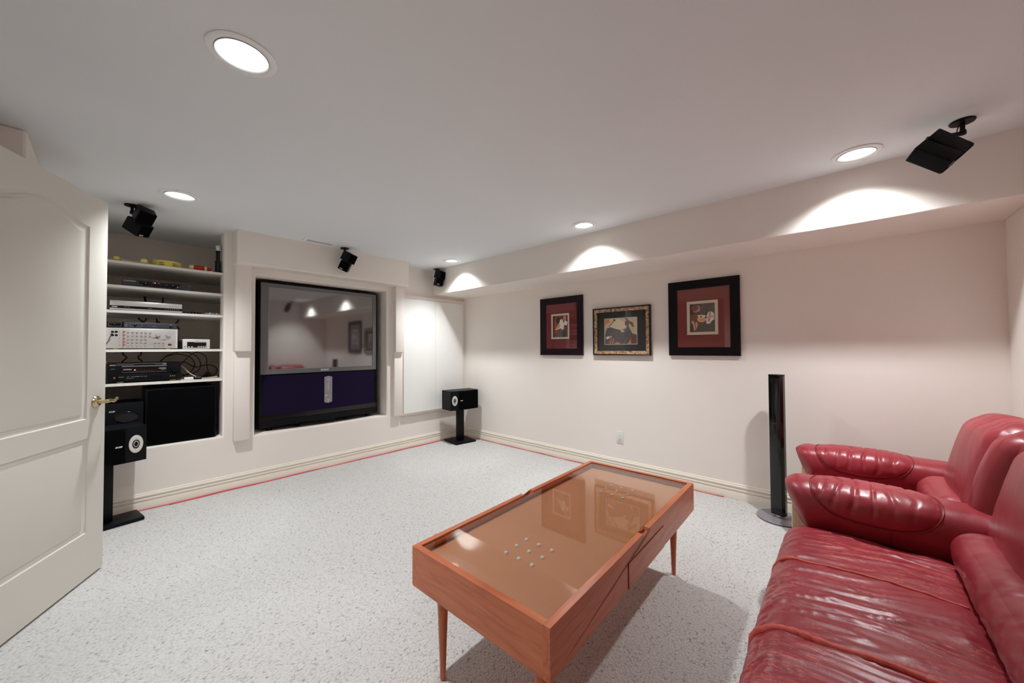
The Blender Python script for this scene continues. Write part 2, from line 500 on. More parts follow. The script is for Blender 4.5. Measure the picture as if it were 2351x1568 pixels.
bm = BM()
rect = [bm.verts.new(p) for p in ((XL - 1.3, YB - 0.12, ZC), (XR + 0.12, YB - 0.12, ZC), (XR + 0.12, NYB + 0.1, ZC), (XL - 1.3, NYB + 0.1, ZC))]
loops = [rect]
for (lx, ly) in lamps:
    loops.append([bm.verts.new((lx + 0.080 * math.cos(2 * PI * i / 40), ly + 0.080 * math.sin(2 * PI * i / 40), ZC)) for i in range(40)])
fill_loops(bm, loops)
for f in bm.faces:
    if f.normal.z > 0: f.normal_flip()
obj('ceiling', bm, m_ceil, kind='structure')

# wall with the two recesses
bm = BM()
xs = [XJ, NX0, NX1, TX0, TX1, XR + 0.12]
zs = [0.0, TZ0, NZ, TZ1, ZC]
grid = {}
def gv(i, j):
    if (i, j) not in grid: grid[(i, j)] = bm.verts.new((xs[i], YT, zs[j]))
    return grid[(i, j)]
def hole(i, j):
    if i == 1 and j >= 2: return True
    if i == 3 and j in (1, 2): return True
    return False
for i in range(5):
    for j in range(4):
        if not hole(i, j): bm.faces.new((gv(i, j), gv(i + 1, j), gv(i + 1, j + 1), gv(i, j + 1)))
fix(bm)
ret = bmesh.ops.extrude_face_region(bm, geom=bm.faces[:])
bmesh.ops.translate(bm, verts=[v for v in ret['geom'] if isinstance(v, bmesh.types.BMVert)], vec=(0, WT, 0))
fix(bm)
es = []
for e in bm.edges:
    a, b2 = e.verts[0].co, e.verts[1].co
    if abs(a.y - YT) < 1e-5 and abs(b2.y - YT) < 1e-5 and len(e.link_faces) == 2:
        n0, n1 = e.link_faces[0].normal, e.link_faces[1].normal
        if abs(n0.dot(n1)) < 0.1:
            mx = (a.x + b2.x) / 2; mz = (a.z + b2.z) / 2
            if (NX0 - 0.01 < mx < TX1 + 0.01) and 0.3 < mz < ZC - 0.001: es.append(e)
bmesh.ops.bevel(bm, geom=es, offset=0.016, segments=4, profile=0.5, affect='EDGES')
obj('wall_back', bm, m_wall, smooth=True, angle=50, kind='structure')
# linings of the recesses
bm = BM()
box(bm, NX0 - 0.16, NX1 + 0.11, NYB, NYB + 0.05, NZ - 0.05, ZC)
box(bm, NX0 - 0.16, NX0 - 0.11, YT + WT, NYB, NZ - 0.05, ZC)
box(bm, NX1 + 0.11, NX1 + 0.16, YT + WT, NYB, NZ - 0.05, ZC)
box(bm, NX0 - 0.16, NX1 + 0.16, YT + WT - 0.001, NYB + 0.05, NZ - 0.06, NZ - 0.002)
obj('wall_niche', bm, m_wall, kind='structure')
for nm, dims in (('wall_recess_back', (TX0 - 0.07, TX1 + 0.05, NYB, NYB + 0.05, TZ0 - 0.05, TZ1 + 0.05)), ('wall_recess_left', (TX0 - 0.05, TX0, YT + WT, NYB, TZ0 - 0.05, TZ1 + 0.05)),
                 ('wall_recess_right', (TX1, TX1 + 0.05, YT + WT, NYB, TZ0 - 0.05, TZ1 + 0.05)), ('wall_recess_floor', (TX0, TX1, YT + WT, NYB, TZ0 - 0.05, TZ0)), ('wall_recess_top', (TX0, TX1, YT + WT, NYB, TZ1, TZ1 + 0.05))):
    bm = BM(); box(bm, *dims); obj(nm, bm, m_wall, kind='structure')

bm = BM(); box(bm, XR, XR + 0.12, YB - 0.12, YT + 0.3, 0, ZC)
obj('wall_right', bm, m_wall, kind='structure')
bm = BM(); box(bm, XL - 0.12, XR, YB - 0.12, YB, 0, ZC)
obj('wall_rear', bm, m_wall, kind='structure')
DY0, DY1, DZ = 1.46, 2.32, 2.05
bm = BM()
box(bm, XL - 0.12, XL, YB, DY0, 0, ZC)
box(bm, XL - 0.12, XL, DY1, YJ + 0.1, 0, ZC)
box(bm, XL - 0.12, XL, DY0, DY1, DZ, ZC)
obj('wall_left', bm, m_wall, kind='structure')
bm = BM(); box(bm, XL - 0.12, XJ, YJ, NYB, 0, ZC, bev=0.012)
obj('wall_jog', bm, m_wall, kind='structure')
# small hall behind the doorway
bm = BM()
box(bm, XL - 1.35, XL - 1.25, YB - 0.12, NYB, 0, ZC)
box(bm, XL - 1.3, XL - 0.12, 0.5, 0.6, 0, ZC)
box(bm, XL - 1.3, XL - 0.12, 3.0, 3.1, 0, ZC)
obj('wall_hall', bm, m_hall, kind='structure')
# door casing
bm = BM()
box(bm, XL - 0.14, XL + 0.014, DY0 - 0.07, DY0, 0, DZ + 0.07, bev=0.004)
box(bm, XL - 0.14, XL + 0.014, DY1, DY1 + 0.07, 0, DZ + 0.07, bev=0.004)
box(bm, XL - 0.14, XL + 0.014, DY0, DY1, DZ, DZ + 0.07, bev=0.004)
obj('trim_5', bm, m_base, kind='structure')

# boxed-in bulkhead along the right wall
bm = BM(); box(bm, XS, XR, YB, YT, ZS, ZC + 0.02, bev=0.006)
obj('ceiling_bulkhead', bm, m_wall, kind='structure')

# header and stepped pilasters around the television recess
bm = BM(); box(bm, 0.722, 2.365, 3.742, YT + 0.01, 1.937, ZC + 0.03, bev=0.014, seg=3)
obj('trim_1', bm, m_wall, smooth=True, angle=40, kind='structure')
for nm, xa, xb, zt in (('trim_2', 0.734, 0.854, 1.190), ('trim_3', 2.254, 2.366, 1.166)):
    bm = BM()
    box(bm, xa, xb, 3.848, YT + 0.01, zt, 1.95, bev=0.008)
    box(bm, xa + 0.004, xb, 3.888, YT + 0.01, 0.412, zt + 0.02, bev=0.008)
    obj(nm, bm, m_wall, smooth=True, angle=40, kind='structure')

# baseboards (moulded profile)
PROF = [(0, 0), (0.014, 0), (0.014, 0.058), (0.0125, 0.061), (0.0105, 0.063), (0.0125, 0.066), (0.0150, 0.070), (0.0155, 0.077), (0.0140, 0.083), (0.0095, 0.086), (0.0085, 0.090),
        (0.0115, 0.093), (0.0150, 0.098), (0.0150, 0.105), (0.0125, 0.110), (0.0080, 0.112), (0.0065, 0.116), (0.0075, 0.120), (0.0050, 0.124), (0, 0.125)]
def baseboard(name, f0, f1):
    bm = BM(); prism(bm, PROF, f0, f1); fix(bm)
    obj(name, bm, m_base, kind='structure', smooth=True, angle=35)
baseboard('baseboard_back', lambda d, z: (XJ + d * 0, YT - d, z), lambda d, z: (XR - d, YT - d, z))
baseboard('baseboard_right', lambda d, z: (XR - d, YT - d, z), lambda d, z: (XR - d, YB + d, z))
baseboard('baseboard_rear', lambda d, z: (XR - d, YB + d, z), lambda d, z: (XL + d, YB + d, z))
baseboard('baseboard_jog', lambda d, z: (XJ + d, YJ, z), lambda d, z: (XJ + d, YT - d, z))
baseboard('baseboard_left', lambda d, z: (XL + d, YB + d, z), lambda d, z: (XL + d, DY0 - 0.07, z))

# thin red wire lying along the foot of the baseboards
bm = BM()
P = []
for i in range(60):
    x = 0.0 + i * (3.31 / 59)
    P.append((x, YT - 0.0205 - 0.0015 * math.sin(x * 7), 0.004 + 0.002 * math.sin(x * 11)))
for i in range(1, 60):
    y = YT - 0.022 - i * (3.2 / 59)
    P.append((XR - 0.022 - 0.003 * math.sin(y * 9), y, 0.004 + 0.002 * math.sin(y * 13)))
tube(bm, P, 0.0034, n=6)
P2 = [(x, y - 0.012 - 0.006 * math.sin(x * 3.1), z) for (x, y, z) in P[6:53]]
tube(bm, P2, 0.0026, n=6)
tag(obj('speaker_wire', bm, m_redwire, smooth=True), 'thin red wire running along the carpet edge under the baseboards', 'wire')

# ------------------------------------------------------------------ recessed ceiling lamps
def make_downlight(x, y, label):
    t = thing('recessed_downlight', label, 'ceiling light', (x, y, ZC), group='recessed downlights')
    bm = BM(); lathe(bm, [(0.078, -0.0005), (0.100, -0.0005), (0.101, -0.003), (0.096, -0.0065), (0.084, -0.0075), (0.078, -0.005)], n=48, closed=True); fix(bm)
    obj('trim_ring', bm, m_lampwhite, t, smooth=True, angle=50)
    bm = BM(); lathe(bm, [(0.078, -0.0062), (0.0765, -0.0085), (0.0745, -0.006), (0.0735, 0.002), (0.070, 0.030), (0.062, 0.070), (0.050, 0.105), (0.050, 0.12), (0.0, 0.12)], n=48)
    obj('reflector', bm, m_reflector, t, smooth=True, angle=60)
    bm = BM(); lathe(bm, [(0.0, 0.010), (0.022, 0.011), (0.038, 0.016), (0.047, 0.027), (0.0485, 0.040), (0.043, 0.070), (0.030, 0.100), (0.02, 0.119)], n=32)
    obj('bulb', bm, m_bulb, t, smooth=True)
    ld = bpy.data.lights.new('lamp_light', 'SPOT')
    ld.energy = LAMP_W; ld.color = LAMP_COL; ld.spot_size = math.radians(121); ld.spot_blend = 1.0; ld.shadow_soft_size = 0.034
    lo = bpy.data.objects.new('lamp_light', ld); C.objects.link(lo); lo.parent = t; lo.location = (0, 0, 0.005)
    return t
LBL = ['white recessed downlight, large and bare over the open carpet near the door', 'white recessed downlight near the black speaker above the shelves',
       'white recessed downlight half way along the bulkhead, beyond the coffee table', 'white recessed downlight in the far corner above the white wall panels',
       'white recessed downlight beside the black ceiling speaker above the sofa']
for (x, y), l in zip(lamps, LBL): make_downlight(x, y, l)

# ------------------------------------------------------------------ coffee table
CX, CY, CW, CD, CH = 1.4275, 0.885, 1.328, 0.612, 0.480
T = thing('coffee_table', 'cherry wood coffee table with inset glass top and tapered legs on the carpet', 'coffee table', (CX, CY, 0), math.radians(1.1))
hx, hy = CW / 2, CD / 2
ZB, TH = 0.340, 0.023
# aprons; the long ones have a half-round finger notch in the middle of the top edge and one has a drawer opening
def long_apron(side):
    bm = BM(); y0 = side * hy; y1 = side * (hy - TH)
    top = [(-hx, CH)]
    nc, nr, nd = 0.0, 0.030, 0.020
    seg = 8
    arc = []
    for i in range(seg + 1):
        a = i / seg
        arc.append((nc - nr - 0.008 + 0.014 * a, CH - nd * (0.5 - 0.5 * math.cos(PI * a))))
    arc2 = [(2 * nc - u, v) for (u, v) in arc[::-1]]
    top += arc + arc2 + [(hx, CH)]
    poly = [(-hx, ZB), (hx, ZB)] + top[::-1]
    prism(bm, poly, lambda u, v: (u, y0, v), lambda u, v: (u, y1, v)); fix(bm)
    return bm
a1 = obj('long_apron', long_apron(1), m_wood, T)
a2 = obj('long_apron', long_apron(-1), m_wood, T)
for s in (-1, 1):
    bm = BM(); box(bm, s * hx - TH if s > 0 else -hx, s * hx if s > 0 else -hx + TH, -hy + TH, hy - TH, ZB, CH)
    # cover the end grain with a full width end board
    obj('end_apron', bm, m_woodend, T)
# drawer front set in the near apron
dx0, dx1 = -0.178, 0.190
bm = BM(); box(bm, dx0, dx1, -hy - 0.003, -hy + 0.004, ZB - 0.001, ZB + 0.088, bev=0.0008, seg=1)
d = obj('drawer_front', bm, m_wood, T)
bm = BM()
g = 0.0022
box(bm, dx0 - g, dx0, -hy - 0.0012, -hy + 0.001, ZB, ZB + 0.088 + g)
box(bm, dx1, dx1 + g, -hy - 0.0012, -hy + 0.001, ZB, ZB + 0.088 + g)
box(bm, dx0 - g, dx1 + g, -hy - 0.0012, -hy + 0.001, ZB + 0.088, ZB + 0.088 + g)
obj('drawer_gap', bm, m_blackprint, T)
bm = BM(); box(bm, -hx + TH, hx - TH, -hy + TH, hy - TH, 0.425, 0.449)
tr = obj('display_tray', bm, m_tray, T)
bm = BM(); box(bm, -hx + 0.002, hx - 0.002, -hy + 0.002, hy - 0.002, ZB - 0.004, ZB + 0.002)
obj('underside', bm, m_wood, T)
bm = BM(); box(bm, -hx + TH + 0.0025, hx - TH - 0.0025, -hy + TH + 0.0025, hy - TH - 0.0025, 0.4705, 0.4765)
obj('glass_top', bm, m_tglass, T)
bm = BM()
for (xa, xb, ya, yb) in ((-hx + TH, hx - TH, -hy + TH, -hy + TH + 0.010), (-hx + TH, hx - TH, hy - TH - 0.010, hy - TH), (-hx + TH, -hx + TH + 0.010, -hy + TH, hy - TH), (hx - TH - 0.010, hx - TH, -hy + TH, hy - TH)):
    box(bm, xa, xb, ya, yb, 0.458, 0.470)
obj('glass_rebate', bm, m_wood, T)
stud_me = None
for cx in (-0.377, 0.361):
    for i in (-1, 0, 1):
        for j in (-1, 0, 1):
            if stud_me is None:
                bm = BM(); lathe(bm, [(0.0072, 0.0), (0.0075, 0.003), (0.0062, 0.006), (0.003, 0.008), (0.0, 0.0085)], n=14)
                so = obj('stud', bm, m_stud, T, smooth=True); stud_me = so.data
            else:
                so = bpy.data.objects.new('stud', stud_me); C.objects.link(so); so.parent = T
            so.location = (cx + i * 0.060, j * 0.060 - 0.012, 0.449)
for sx in (-1, 1):
    for sy in (-1, 1):
        bm = BM()
        lx, ly = sx * (hx - 0.072), sy * (hy - 0.085)
        lathe(bm, [(0.0, 0.0), (0.0085, 0.0), (0.010, 0.003), (0.013, 0.10), (0.0185, 0.24), (0.0205, 0.30), (0.021, ZB - 0.002), (0.0, ZB - 0.002)], org=(lx, ly, 0), n=24)
        obj('leg', bm, m_woodleg, T, smooth=True, angle=40)

# ------------------------------------------------------------------ red leather sofa
def wrinkle(amp, sx, sy, sz, seed=0.0, fine=0.25):
    def f(p, nrm):
        q = Vector((p.x * sx + seed, p.y * sy + seed * 1.7, p.z * sz - seed))
        a = noise.noise(q); b2 = noise.noise(q * 2.3 + Vector((5, 2, 1)))
        ridge = 1 - abs(a) * 2.2
        return amp * (ridge * 0.6 + a * 0.3 + b2 * fine)
    return f
SF = thing('sofa', 'large worn red leather sofa with padded arms in the right corner', 'sofa', (0, 0, 0))
ZSEAT = 0.405
# base frame
bm = BM(); box(bm, 0.50, 3.08, -0.60, 0.115, 0.035, 0.27, bev=0.01)
obj('base', bm, m_leather, SF, smooth=True, angle=40)
for (fx, fy) in ((0.56, 0.05), (3.02, 0.05), (0.56, -0.54), (3.02, -0.54)):
    bm = BM(); cyl(bm, (fx, fy, 0.0), (fx, fy, 0.036), 0.022, 0.026, n=16)
    obj('foot', bm, m_black, SF, smooth=True, angle=40)

def ridged(q):
    return 1 - abs(noise.noise(q)) * 2.0
def seat(x0, x1, name, m, amp, seed, nx, ny):
    hxx = (x1 - x0) / 2; cx = (x0 + x1) / 2
    o3 = Vector((seed, seed * 2, 0))
    def disp(p, n):
        top = max(n.z, 0.0); front = max(n.y, 0.0)
        # long creases running from the front edge to the back, fanning slightly
        wx = p.x + 0.30 * p.y + 0.05 * noise.noise(Vector((p.x * 4, p.y * 4, seed)))
        a = ridged(Vector((wx * 11, p.y * 2.0, 0)) + o3); b2 = ridged(Vector((wx * 24, p.y * 3.6, 3)) + o3); c = noise.noise(Vector((wx * 52, p.y * 9, 7)) + o3)
        k = 0.35 + 0.65 * max(0.0, noise.noise(Vector((p.x * 3, p.y * 3, 11)) + o3) + 0.5)
        d = amp * (a * 0.55 + max(0.0, b2) ** 3 * 0.75 * k + 0.16 * c)
        # short ripples on the rolled front edge
        e = amp * (0.55 * ridged(Vector((wx * 26, p.z * 4, 5)) + o3) + 0.2 * noise.noise(Vector((wx * 60, p.z * 12, 9))))
        return d * top + e * front * 0.7
    bm = pillow((hxx, 0.272, 0.145), 0.075, n=(nx, ny, 22), puff=(0.0, 0.015, 0.022), disp=disp, center=(cx, -0.075, ZSEAT - 0.150))
    return obj(name, bm, m, SF, smooth=True)
near_seat = seat(0.655, 2.145, 'seat_cushion', m_leatherworn, 0.0105, 1.3, 250, 110)
near_seat['label'] = 'cracked and scratched seat cushion with two frayed orange seams'
far_seat = seat(2.375, 2.90, 'seat_cushion', m_leather, 0.007, 8.1, 60, 60)

# seams of the near seat: follow the cushion surface by ray casting on its own mesh
from mathutils.bvhtree import BVHTree
def bvh(o):
    me = o.data
    return BVHTree.FromPolygons([v.co for v in me.vertices], [tuple(p.vertices) for p in me.polygons])
bt = bvh(near_seat)
def seam_line(xc, wob):
    pts = []
    for i in range(70):
        a = i / 69
        if a < 0.3:
            z = 0.20 + (a / 0.3) * 0.215
            o = Vector((xc + wob * math.sin(a * 9), 0.6, z)); dr = Vector((0, -1, 0))
        else:
            y = 0.185 - ((a - 0.3) / 0.7) * 0.46
            o = Vector((xc + wob * math.sin(a * 9), y, 0.8)); dr = Vector((0, 0, -1))
        h, nn, ii, dd = bt.ray_cast(o, dr)
        if h is not None and (not pts or 0.002 < (h - pts[-1]).length < 0.06): pts.append(h + nn * 0.0008)
    return crv(pts, 3)
for xc, wb, rr in ((1.735, 0.010, 0.0055), (1.275, 0.008, 0.0092), (0.815, 0.008, 0.006)):
    bm = BM()
    pts = seam_line(xc, wb)
    rad = [rr * (0.65 + 0.5 * abs(noise.noise(Vector((i * 0.11, xc * 7, 0)))) + 0.35 * (1 - i / len(pts))) for i in range(len(pts))]
    tube(bm, pts, rad, n=8)
    s = obj('seam', bm, m_wornseam, SF, smooth=True)
    s['label'] = 'frayed orange seam across the seat cushion'

# arms
def arm_profile(t, xi, xo, flip=False):
    """cross-section of an arm, t 0..1 from the inner bottom over the top to the outer bottom; returns (x, z)"""
    wd = xo - xi
    K = [(0.06, 0.385), (-0.02, 0.44), (-0.04, 0.495), (0.02, 0.545), (0.16, 0.572), (0.36, 0.582), (0.60, 0.580), (0.82, 0.562), (0.98, 0.520), (1.02, 0.465), (0.98, 0.41), (0.94, 0.385)]
    if flip: K = [(1 - a, z) for a, z in K]
    P = [Vector((xi + a * wd, z, 0)) for a, z in K]
    n = len(P) - 1; s = t * n; i = min(int(s), n - 1); f = s - i
    p0 = P[max(i - 1, 0)]; p1 = P[i]; p2 = P[i + 1]; p3 = P[min(i + 2, n)]
    q = 0.5 * ((2 * p1) + (p2 - p0) * f + (2 * p0 - 5 * p1 + 4 * p2 - p3) * f * f + (3 * p1 - p0 - 3 * p2 + p3) * f ** 3)
    return q.x, q.y

def make_arm(xi, xo, yf, yb, seed, rise=0.0):
    def pt(v, t):
        # v: 0 front tip .. 1 back
        x, z = arm_profile(t, xi, xo)
        y = yf + (yb - yf) * v
        # the front leans: the top overhangs the bottom
        k = max(0.0, 1 - v * 5)
        y += (z - 0.56) * 0.28 * k
        # round the front end
        xm = (xi + xo) / 2; zm = 0.47
        s = 1.0
        if v < 0.10:
            q = 1 - v / 0.10; s = math.sqrt(max(0.0, 1 - q * q * 0.62))
        x = xm + (x - xm) * s; z = zm + (z - zm) * (0.35 + 0.65 * s) - 0.02 * max(0.0, v - 0.55) + rise * v
        return Vector((x, y, z))
    wr = wrinkle(0.0030, 6, 16, 6, seed, 0.4)
    NV, NTT = 64, 44
    bm = BM(); g = []
    for i in range(NV + 1):
        row = []
        for j in range(NTT + 1):
            p = pt(i / NV, j / NTT)
            row.append(bm.verts.new(p + Vector((0, 0, 1)) * wr(p, None) * min(1, i / 8)))
        g.append(row)
    for i in range(NV):
        for j in range(NTT):
            bm.faces.new((g[i][j], g[i][j + 1], g[i + 1][j + 1], g[i + 1][j]))
        bm.faces.new((g[i][NTT], g[i][0], g[i + 1][0], g[i + 1][NTT]))
    bm.faces.new([g[0][j] for j in range(NTT, -1, -1)])
    bm.faces.new([g[NV][j] for j in range(NTT + 1)])
    bmesh.ops.triangulate(bm, faces=[f for f in bm.faces if len(f.verts) > 4])
    fix(bm)
    arm = obj('armrest', bm, m_leather, SF, smooth=True)
    # oval pad with puckers
    def nrm(v, t):
        a = pt(min(v + .01, 1), t) - pt(v - .01, t); b2 = pt(v, min(t + .01, 1)) - pt(v, max(t - .01, 0))
        n = a.cross(b2); n.normalize()
        c = Vector(((xi + xo) / 2, pt(v, t).y, 0.45))
        return n if n.dot(pt(v, t) - c) > 0 else -n
    vc, va, tcn, ta = 0.44, 0.30, 0.40, 0.275
    def oval(rho, ph):
        c, s = math.cos(ph), math.sin(ph)
        e = 2.6
        k = (abs(c) ** e + abs(s) ** e) ** (-1 / e)
        return vc + va * rho * k * c, tcn + ta * rho * k * s
    bm = BM(); NP, NR = 128, 26
    ctr = None; rings = []
    for r in range(NR + 1):
        rho = r / NR
        ring = []
        for k in range(NP if r else 1):
            ph = 2 * PI * k / NP
            v, t = oval(rho, ph); p = pt(v, t); n = nrm(v, t)
            lift = 0.0015 + 0.016 * (1 - rho ** 5)
            # transverse puckers
            pk = math.sin(p.y * 112 + 0.35 * p.z * 60 + 2.6 * noise.noise(p * 11 + Vector((seed, 0, 0)))) 
            lift -= 0.0085 * max(0.0, pk) ** 5 * (1 - rho ** 8) * (0.35 + 0.9 * max(0.0, noise.noise(p * 6 + Vector((0, seed, 3))) + 0.45))
            lift += 0.0022 * noise.noise(p * 34)
            if r == NR: lift = -0.002
            ring.append(bm.verts.new(p + n * lift))
        rings.append(ring)
    for k in range(NP): bm.faces.new((rings[0][0], rings[1][k], rings[1][(k + 1) % NP]))
    for r in range(1, NR):
        for k in range(NP):
            bm.faces.new((rings[r][k], rings[r + 1][k], rings[r + 1][(k + 1) % NP], rings[r][(k + 1) % NP]))
    fix(bm)
    pad = obj('arm_pad', bm, m_leather, arm, smooth=True)
    bm = BM(); tube(bm, [pt(*oval(1.0, 2 * PI * k / 96)) + nrm(*oval(1.0, 2 * PI * k / 96)) * 0.002 for k in range(96)], 0.0028, n=6, closed=True)
    # short vertical seam under the pad
    vs, t1 = oval(1.0, -PI / 2 + 0.25)
    tube(bm, [pt(vs, t1 * (1 - q / 8)) + nrm(vs, max(t1 * (1 - q / 8), 0.011)) * 0.0005 for q in range(9)], 0.0018, n=6)
    obj('piping', bm, m_leatherdk, arm, smooth=True)
    # pale board carrying the arm
    bm = BM(); box(bm, xi + 0.055, xo - 0.035, -0.55, yf - 0.022, 0.04, 0.50, bev=0.008)
    bd = obj('arm_board', bm, m_beige, arm, smooth=True, angle=40)
    bd['label'] = 'pale beige board under the leather arm'
    return arm
make_arm(2.118, 2.400, 0.205, -0.46, 2.0)
make_arm(2.868, 3.120, 0.215, -0.46, 5.5, rise=0.01)
make_arm(0.400, 0.660, 0.200, -0.46, 9.5)

# backs
def back(x0, x1, seed, gather=1.0, ytop=-0.515, half=0.105, slant=0.5):
    hxx = (x1 - x0) / 2
    o3 = Vector((seed, -seed, seed * 2))
    def disp(p, n):
        # gathers running up the cushion and leaning to one side
        wx = p.x - slant * p.z + 0.05 * noise.noise(Vector((p.x * 5, p.z * 5, seed)))
        a = ridged(Vector((wx * 8, p.z * 1.6, 0)) + o3); b2 = ridged(Vector((wx * 20, p.z * 3, 4)) + o3); c = noise.noise(Vector((wx * 46, p.z * 7, 8)) + o3)
        d = 0.0085 * gather * (a * 0.6 + max(0.0, b2) ** 2 * 0.6 + 0.14 * c)
        return d * (0.2 + max(0, -n.y) + 0.6 * max(0, n.z))
    rot = Quaternion((1, 0, 0), math.radians(13))
    bm = pillow((hxx, half, 0.225), min(0.10, hxx * 0.9, half * 0.98), n=(int(150 * hxx) + 20, 16, 64), puff=(0.01, 0.028, 0.012), disp=disp, center=((x0 + x1) / 2, ytop, 0.655), rot=rot)
    return bm
b1 = obj('back_cushion', back(2.335, 2.865, 3.3), m_leather, SF, smooth=True)
b2_ = obj('back_bolster', back(2.165, 2.365, 4.4, 0.8, ytop=-0.520, half=0.112), m_leather, SF, smooth=True)
b3 = obj('back_cushion', back(1.40, 2.165, 6.1), m_leather, SF, smooth=True)
b4 = obj('back_cushion', back(0.66, 1.405, 7.7, half=0.100), m_leather, SF, smooth=True)
# piping between the far back cushion and the bolster
bm = BM()
bb = bvh(b1)
pp = []
for i in range(24):
    z = 0.50 + 0.38 * i / 23
    h, nn, ii, dd = bb.ray_cast(Vector((2.372, 0.3, z)), Vector((0, -1, 0)))
    if h is not None: pp.append(h + nn * 0.003)
if len(pp) > 3: tube(bm, crv(pp, 3), 0.004, n=6)
obj('piping', bm, m_leatherdk, SF, smooth=True)
# lumbar rolls where back meets seat
for (x0, x1, sd) in ((0.68, 2.085, 1.1), (2.40, 2.85, 2.2)):
    hxx = (x1 - x0) / 2
    wr = wrinkle(0.006, 24, 5, 5, sd, 0.5)
    bm = pillow((hxx, 0.085, 0.080), 0.072, n=(int(150 * hxx) + 10, 20, 20), puff=(0.01, 0.012, 0.0), disp=wr, center=((x0 + x1) / 2, -0.372, 0.470))
    obj('lumbar_roll', bm, m_leather, SF, smooth=True)
bm = BM(); box(bm, 0.52, 3.06, -0.655, -0.56, 0.05, 0.74, bev=0.02)
obj('back_frame', bm, m_leather, SF, smooth=True, angle=40)

# ------------------------------------------------------------------ door (open leaf)
A = Vector((-0.003, 3.060)); dv = Vector((-0.467, -0.884)).normalized(); DW, DH, DT = 0.84, 2.022, 0.036
nv = Vector((-dv.y, dv.x))    # towards the room
if nv.dot(Vector((0, 0)) - A) < 0: nv = -nv
D = thing('door_1', 'open cream panel door with arched upper panel and lever handle', 'door', (A.x, A.y, 0))
D['kind'] = 'structure'
del D['category']; del D['label']
def dp(u, z, d): return (dv.x * u + nv.x * d, dv.y * u + nv.y * d, z)
Z0 = 0.011
def arch(u0, u1, z0, zsh, rise, N=36):
    P = [(u0, z0), (u1, z0)]
    for i in range(N + 1):
        a = i / N; u = u1 + (u0 - u1) * a
        s = 1 - abs(2 * a - 1)
        k = min(1.0, s / 0.92)
        P.append((u, zsh + rise * (0.5 - 0.5 * math.cos(PI * k)) if s > 0 else zsh))
    return P
def rectp(u0, u1, z0, z1, N=4):
    return [(u0, z0), (u1, z0), (u1, z1), (u0, z1)]
def inset(P, k, mode):
    if mode == 'arch':
        u0, u1, z0, zs_, rs = P; return arch(u0 + k, u1 - k, z0 + k, zs_ - k, rs)
    u0, u1, z0, z1 = P; return rectp(u0 + k, u1 - k, z0 + k, z1 - k)
def door_face(bm, side):
    off = 0.0 if side > 0 else -DT
    sg = 1 if side > 0 else -1
    outer = [bm.verts.new(dp(u, z, off)) for (u, z) in rectp(0, DW, Z0, Z0 + DH)]
    allL = [outer]
    for P, mode in (((0.135, 0.705, 0.843, 1.858, 0.066), 'arch'), ((0.125, 0.715, 0.248, 0.742), 'rect')):
        steps = [(0.0, 0.0), (0.004, -0.005), (0.016, -0.008), (0.026, -0.008), (0.030, -0.004), (0.040, -0.0015)]
        prev = None
        for k, dep in steps:
            L = [bm.verts.new(dp(u, z, off + sg * dep)) for (u, z) in inset(P, k, mode)]
            if prev is None: allL.append(L)
            else:
                for i in range(len(L)): bm.faces.new((prev[i], prev[(i + 1) % len(L)], L[(i + 1) % len(L)], L[i]))
            prev = L
        f = bm.faces.new(prev); bmesh.ops.triangulate(bm, faces=[f])
    fill_loops(bm, allL)
    return outer
bm = BM()
o1 = door_face(bm, 1); o2 = door_face(bm, -1)
for i in range(4): bm.faces.new((o1[i], o1[(i + 1) % 4], o2[(i + 1) % 4], o2[i]))
fix(bm)
obj('door_leaf', bm, m_door, D, smooth=True, angle=22)
hd = BM()
n3 = Vector((nv.x, nv.y, 0)); d3 = Vector((dv.x, dv.y, 0))
c0 = Vector(dp(0.072, 0.926, 0.0))
lathe(hd, [(0.0, 0.0), (0.031, 0.0), (0.032, 0.004), (0.029, 0.009), (0.020, 0.011), (0.017, 0.014), (0.0, 0.014)], org=c0, axis=n3, n=32)
cyl(hd, c0 + n3 * 0.01, c0 + n3 * 0.05, 0.011, 0.010, n=20)
fix(hd)
H = obj('door_handle', hd, m_nickel, D, smooth=True, angle=40)
lv = BM()
pts = crv([c0 + n3 * 0.048 + d3 * 0.008, c0 + n3 * 0.050 - d3 * 0.02 + Vector((0, 0, 0.002)), c0 + n3 * 0.049 - d3 * 0.05 + Vector((0, 0, -0.004)), c0 + n3 * 0.046 - d3 * 0.078 + Vector((0, 0, 0.003)), c0 + n3 * 0.040 - d3 * 0.092 + Vector((0, 0, 0.008))], 6)
tube(lv, pts, [0.0105 - 0.004 * i / len(pts) for i in range(len(pts))], n=12)
obj('lever', lv, m_nickel, H, smooth=True)
for hz in (0.25, 1.05, 1.82):
    bm = BM(); hp = Vector(dp(DW - 0.004, hz, 0.004)); cyl(bm, hp + Vector((0, 0, -0.045)), hp + Vector((0, 0, 0.045)), 0.006, n=12)
    obj('hinge', bm, m_nickel, D, smooth=True, angle=40)

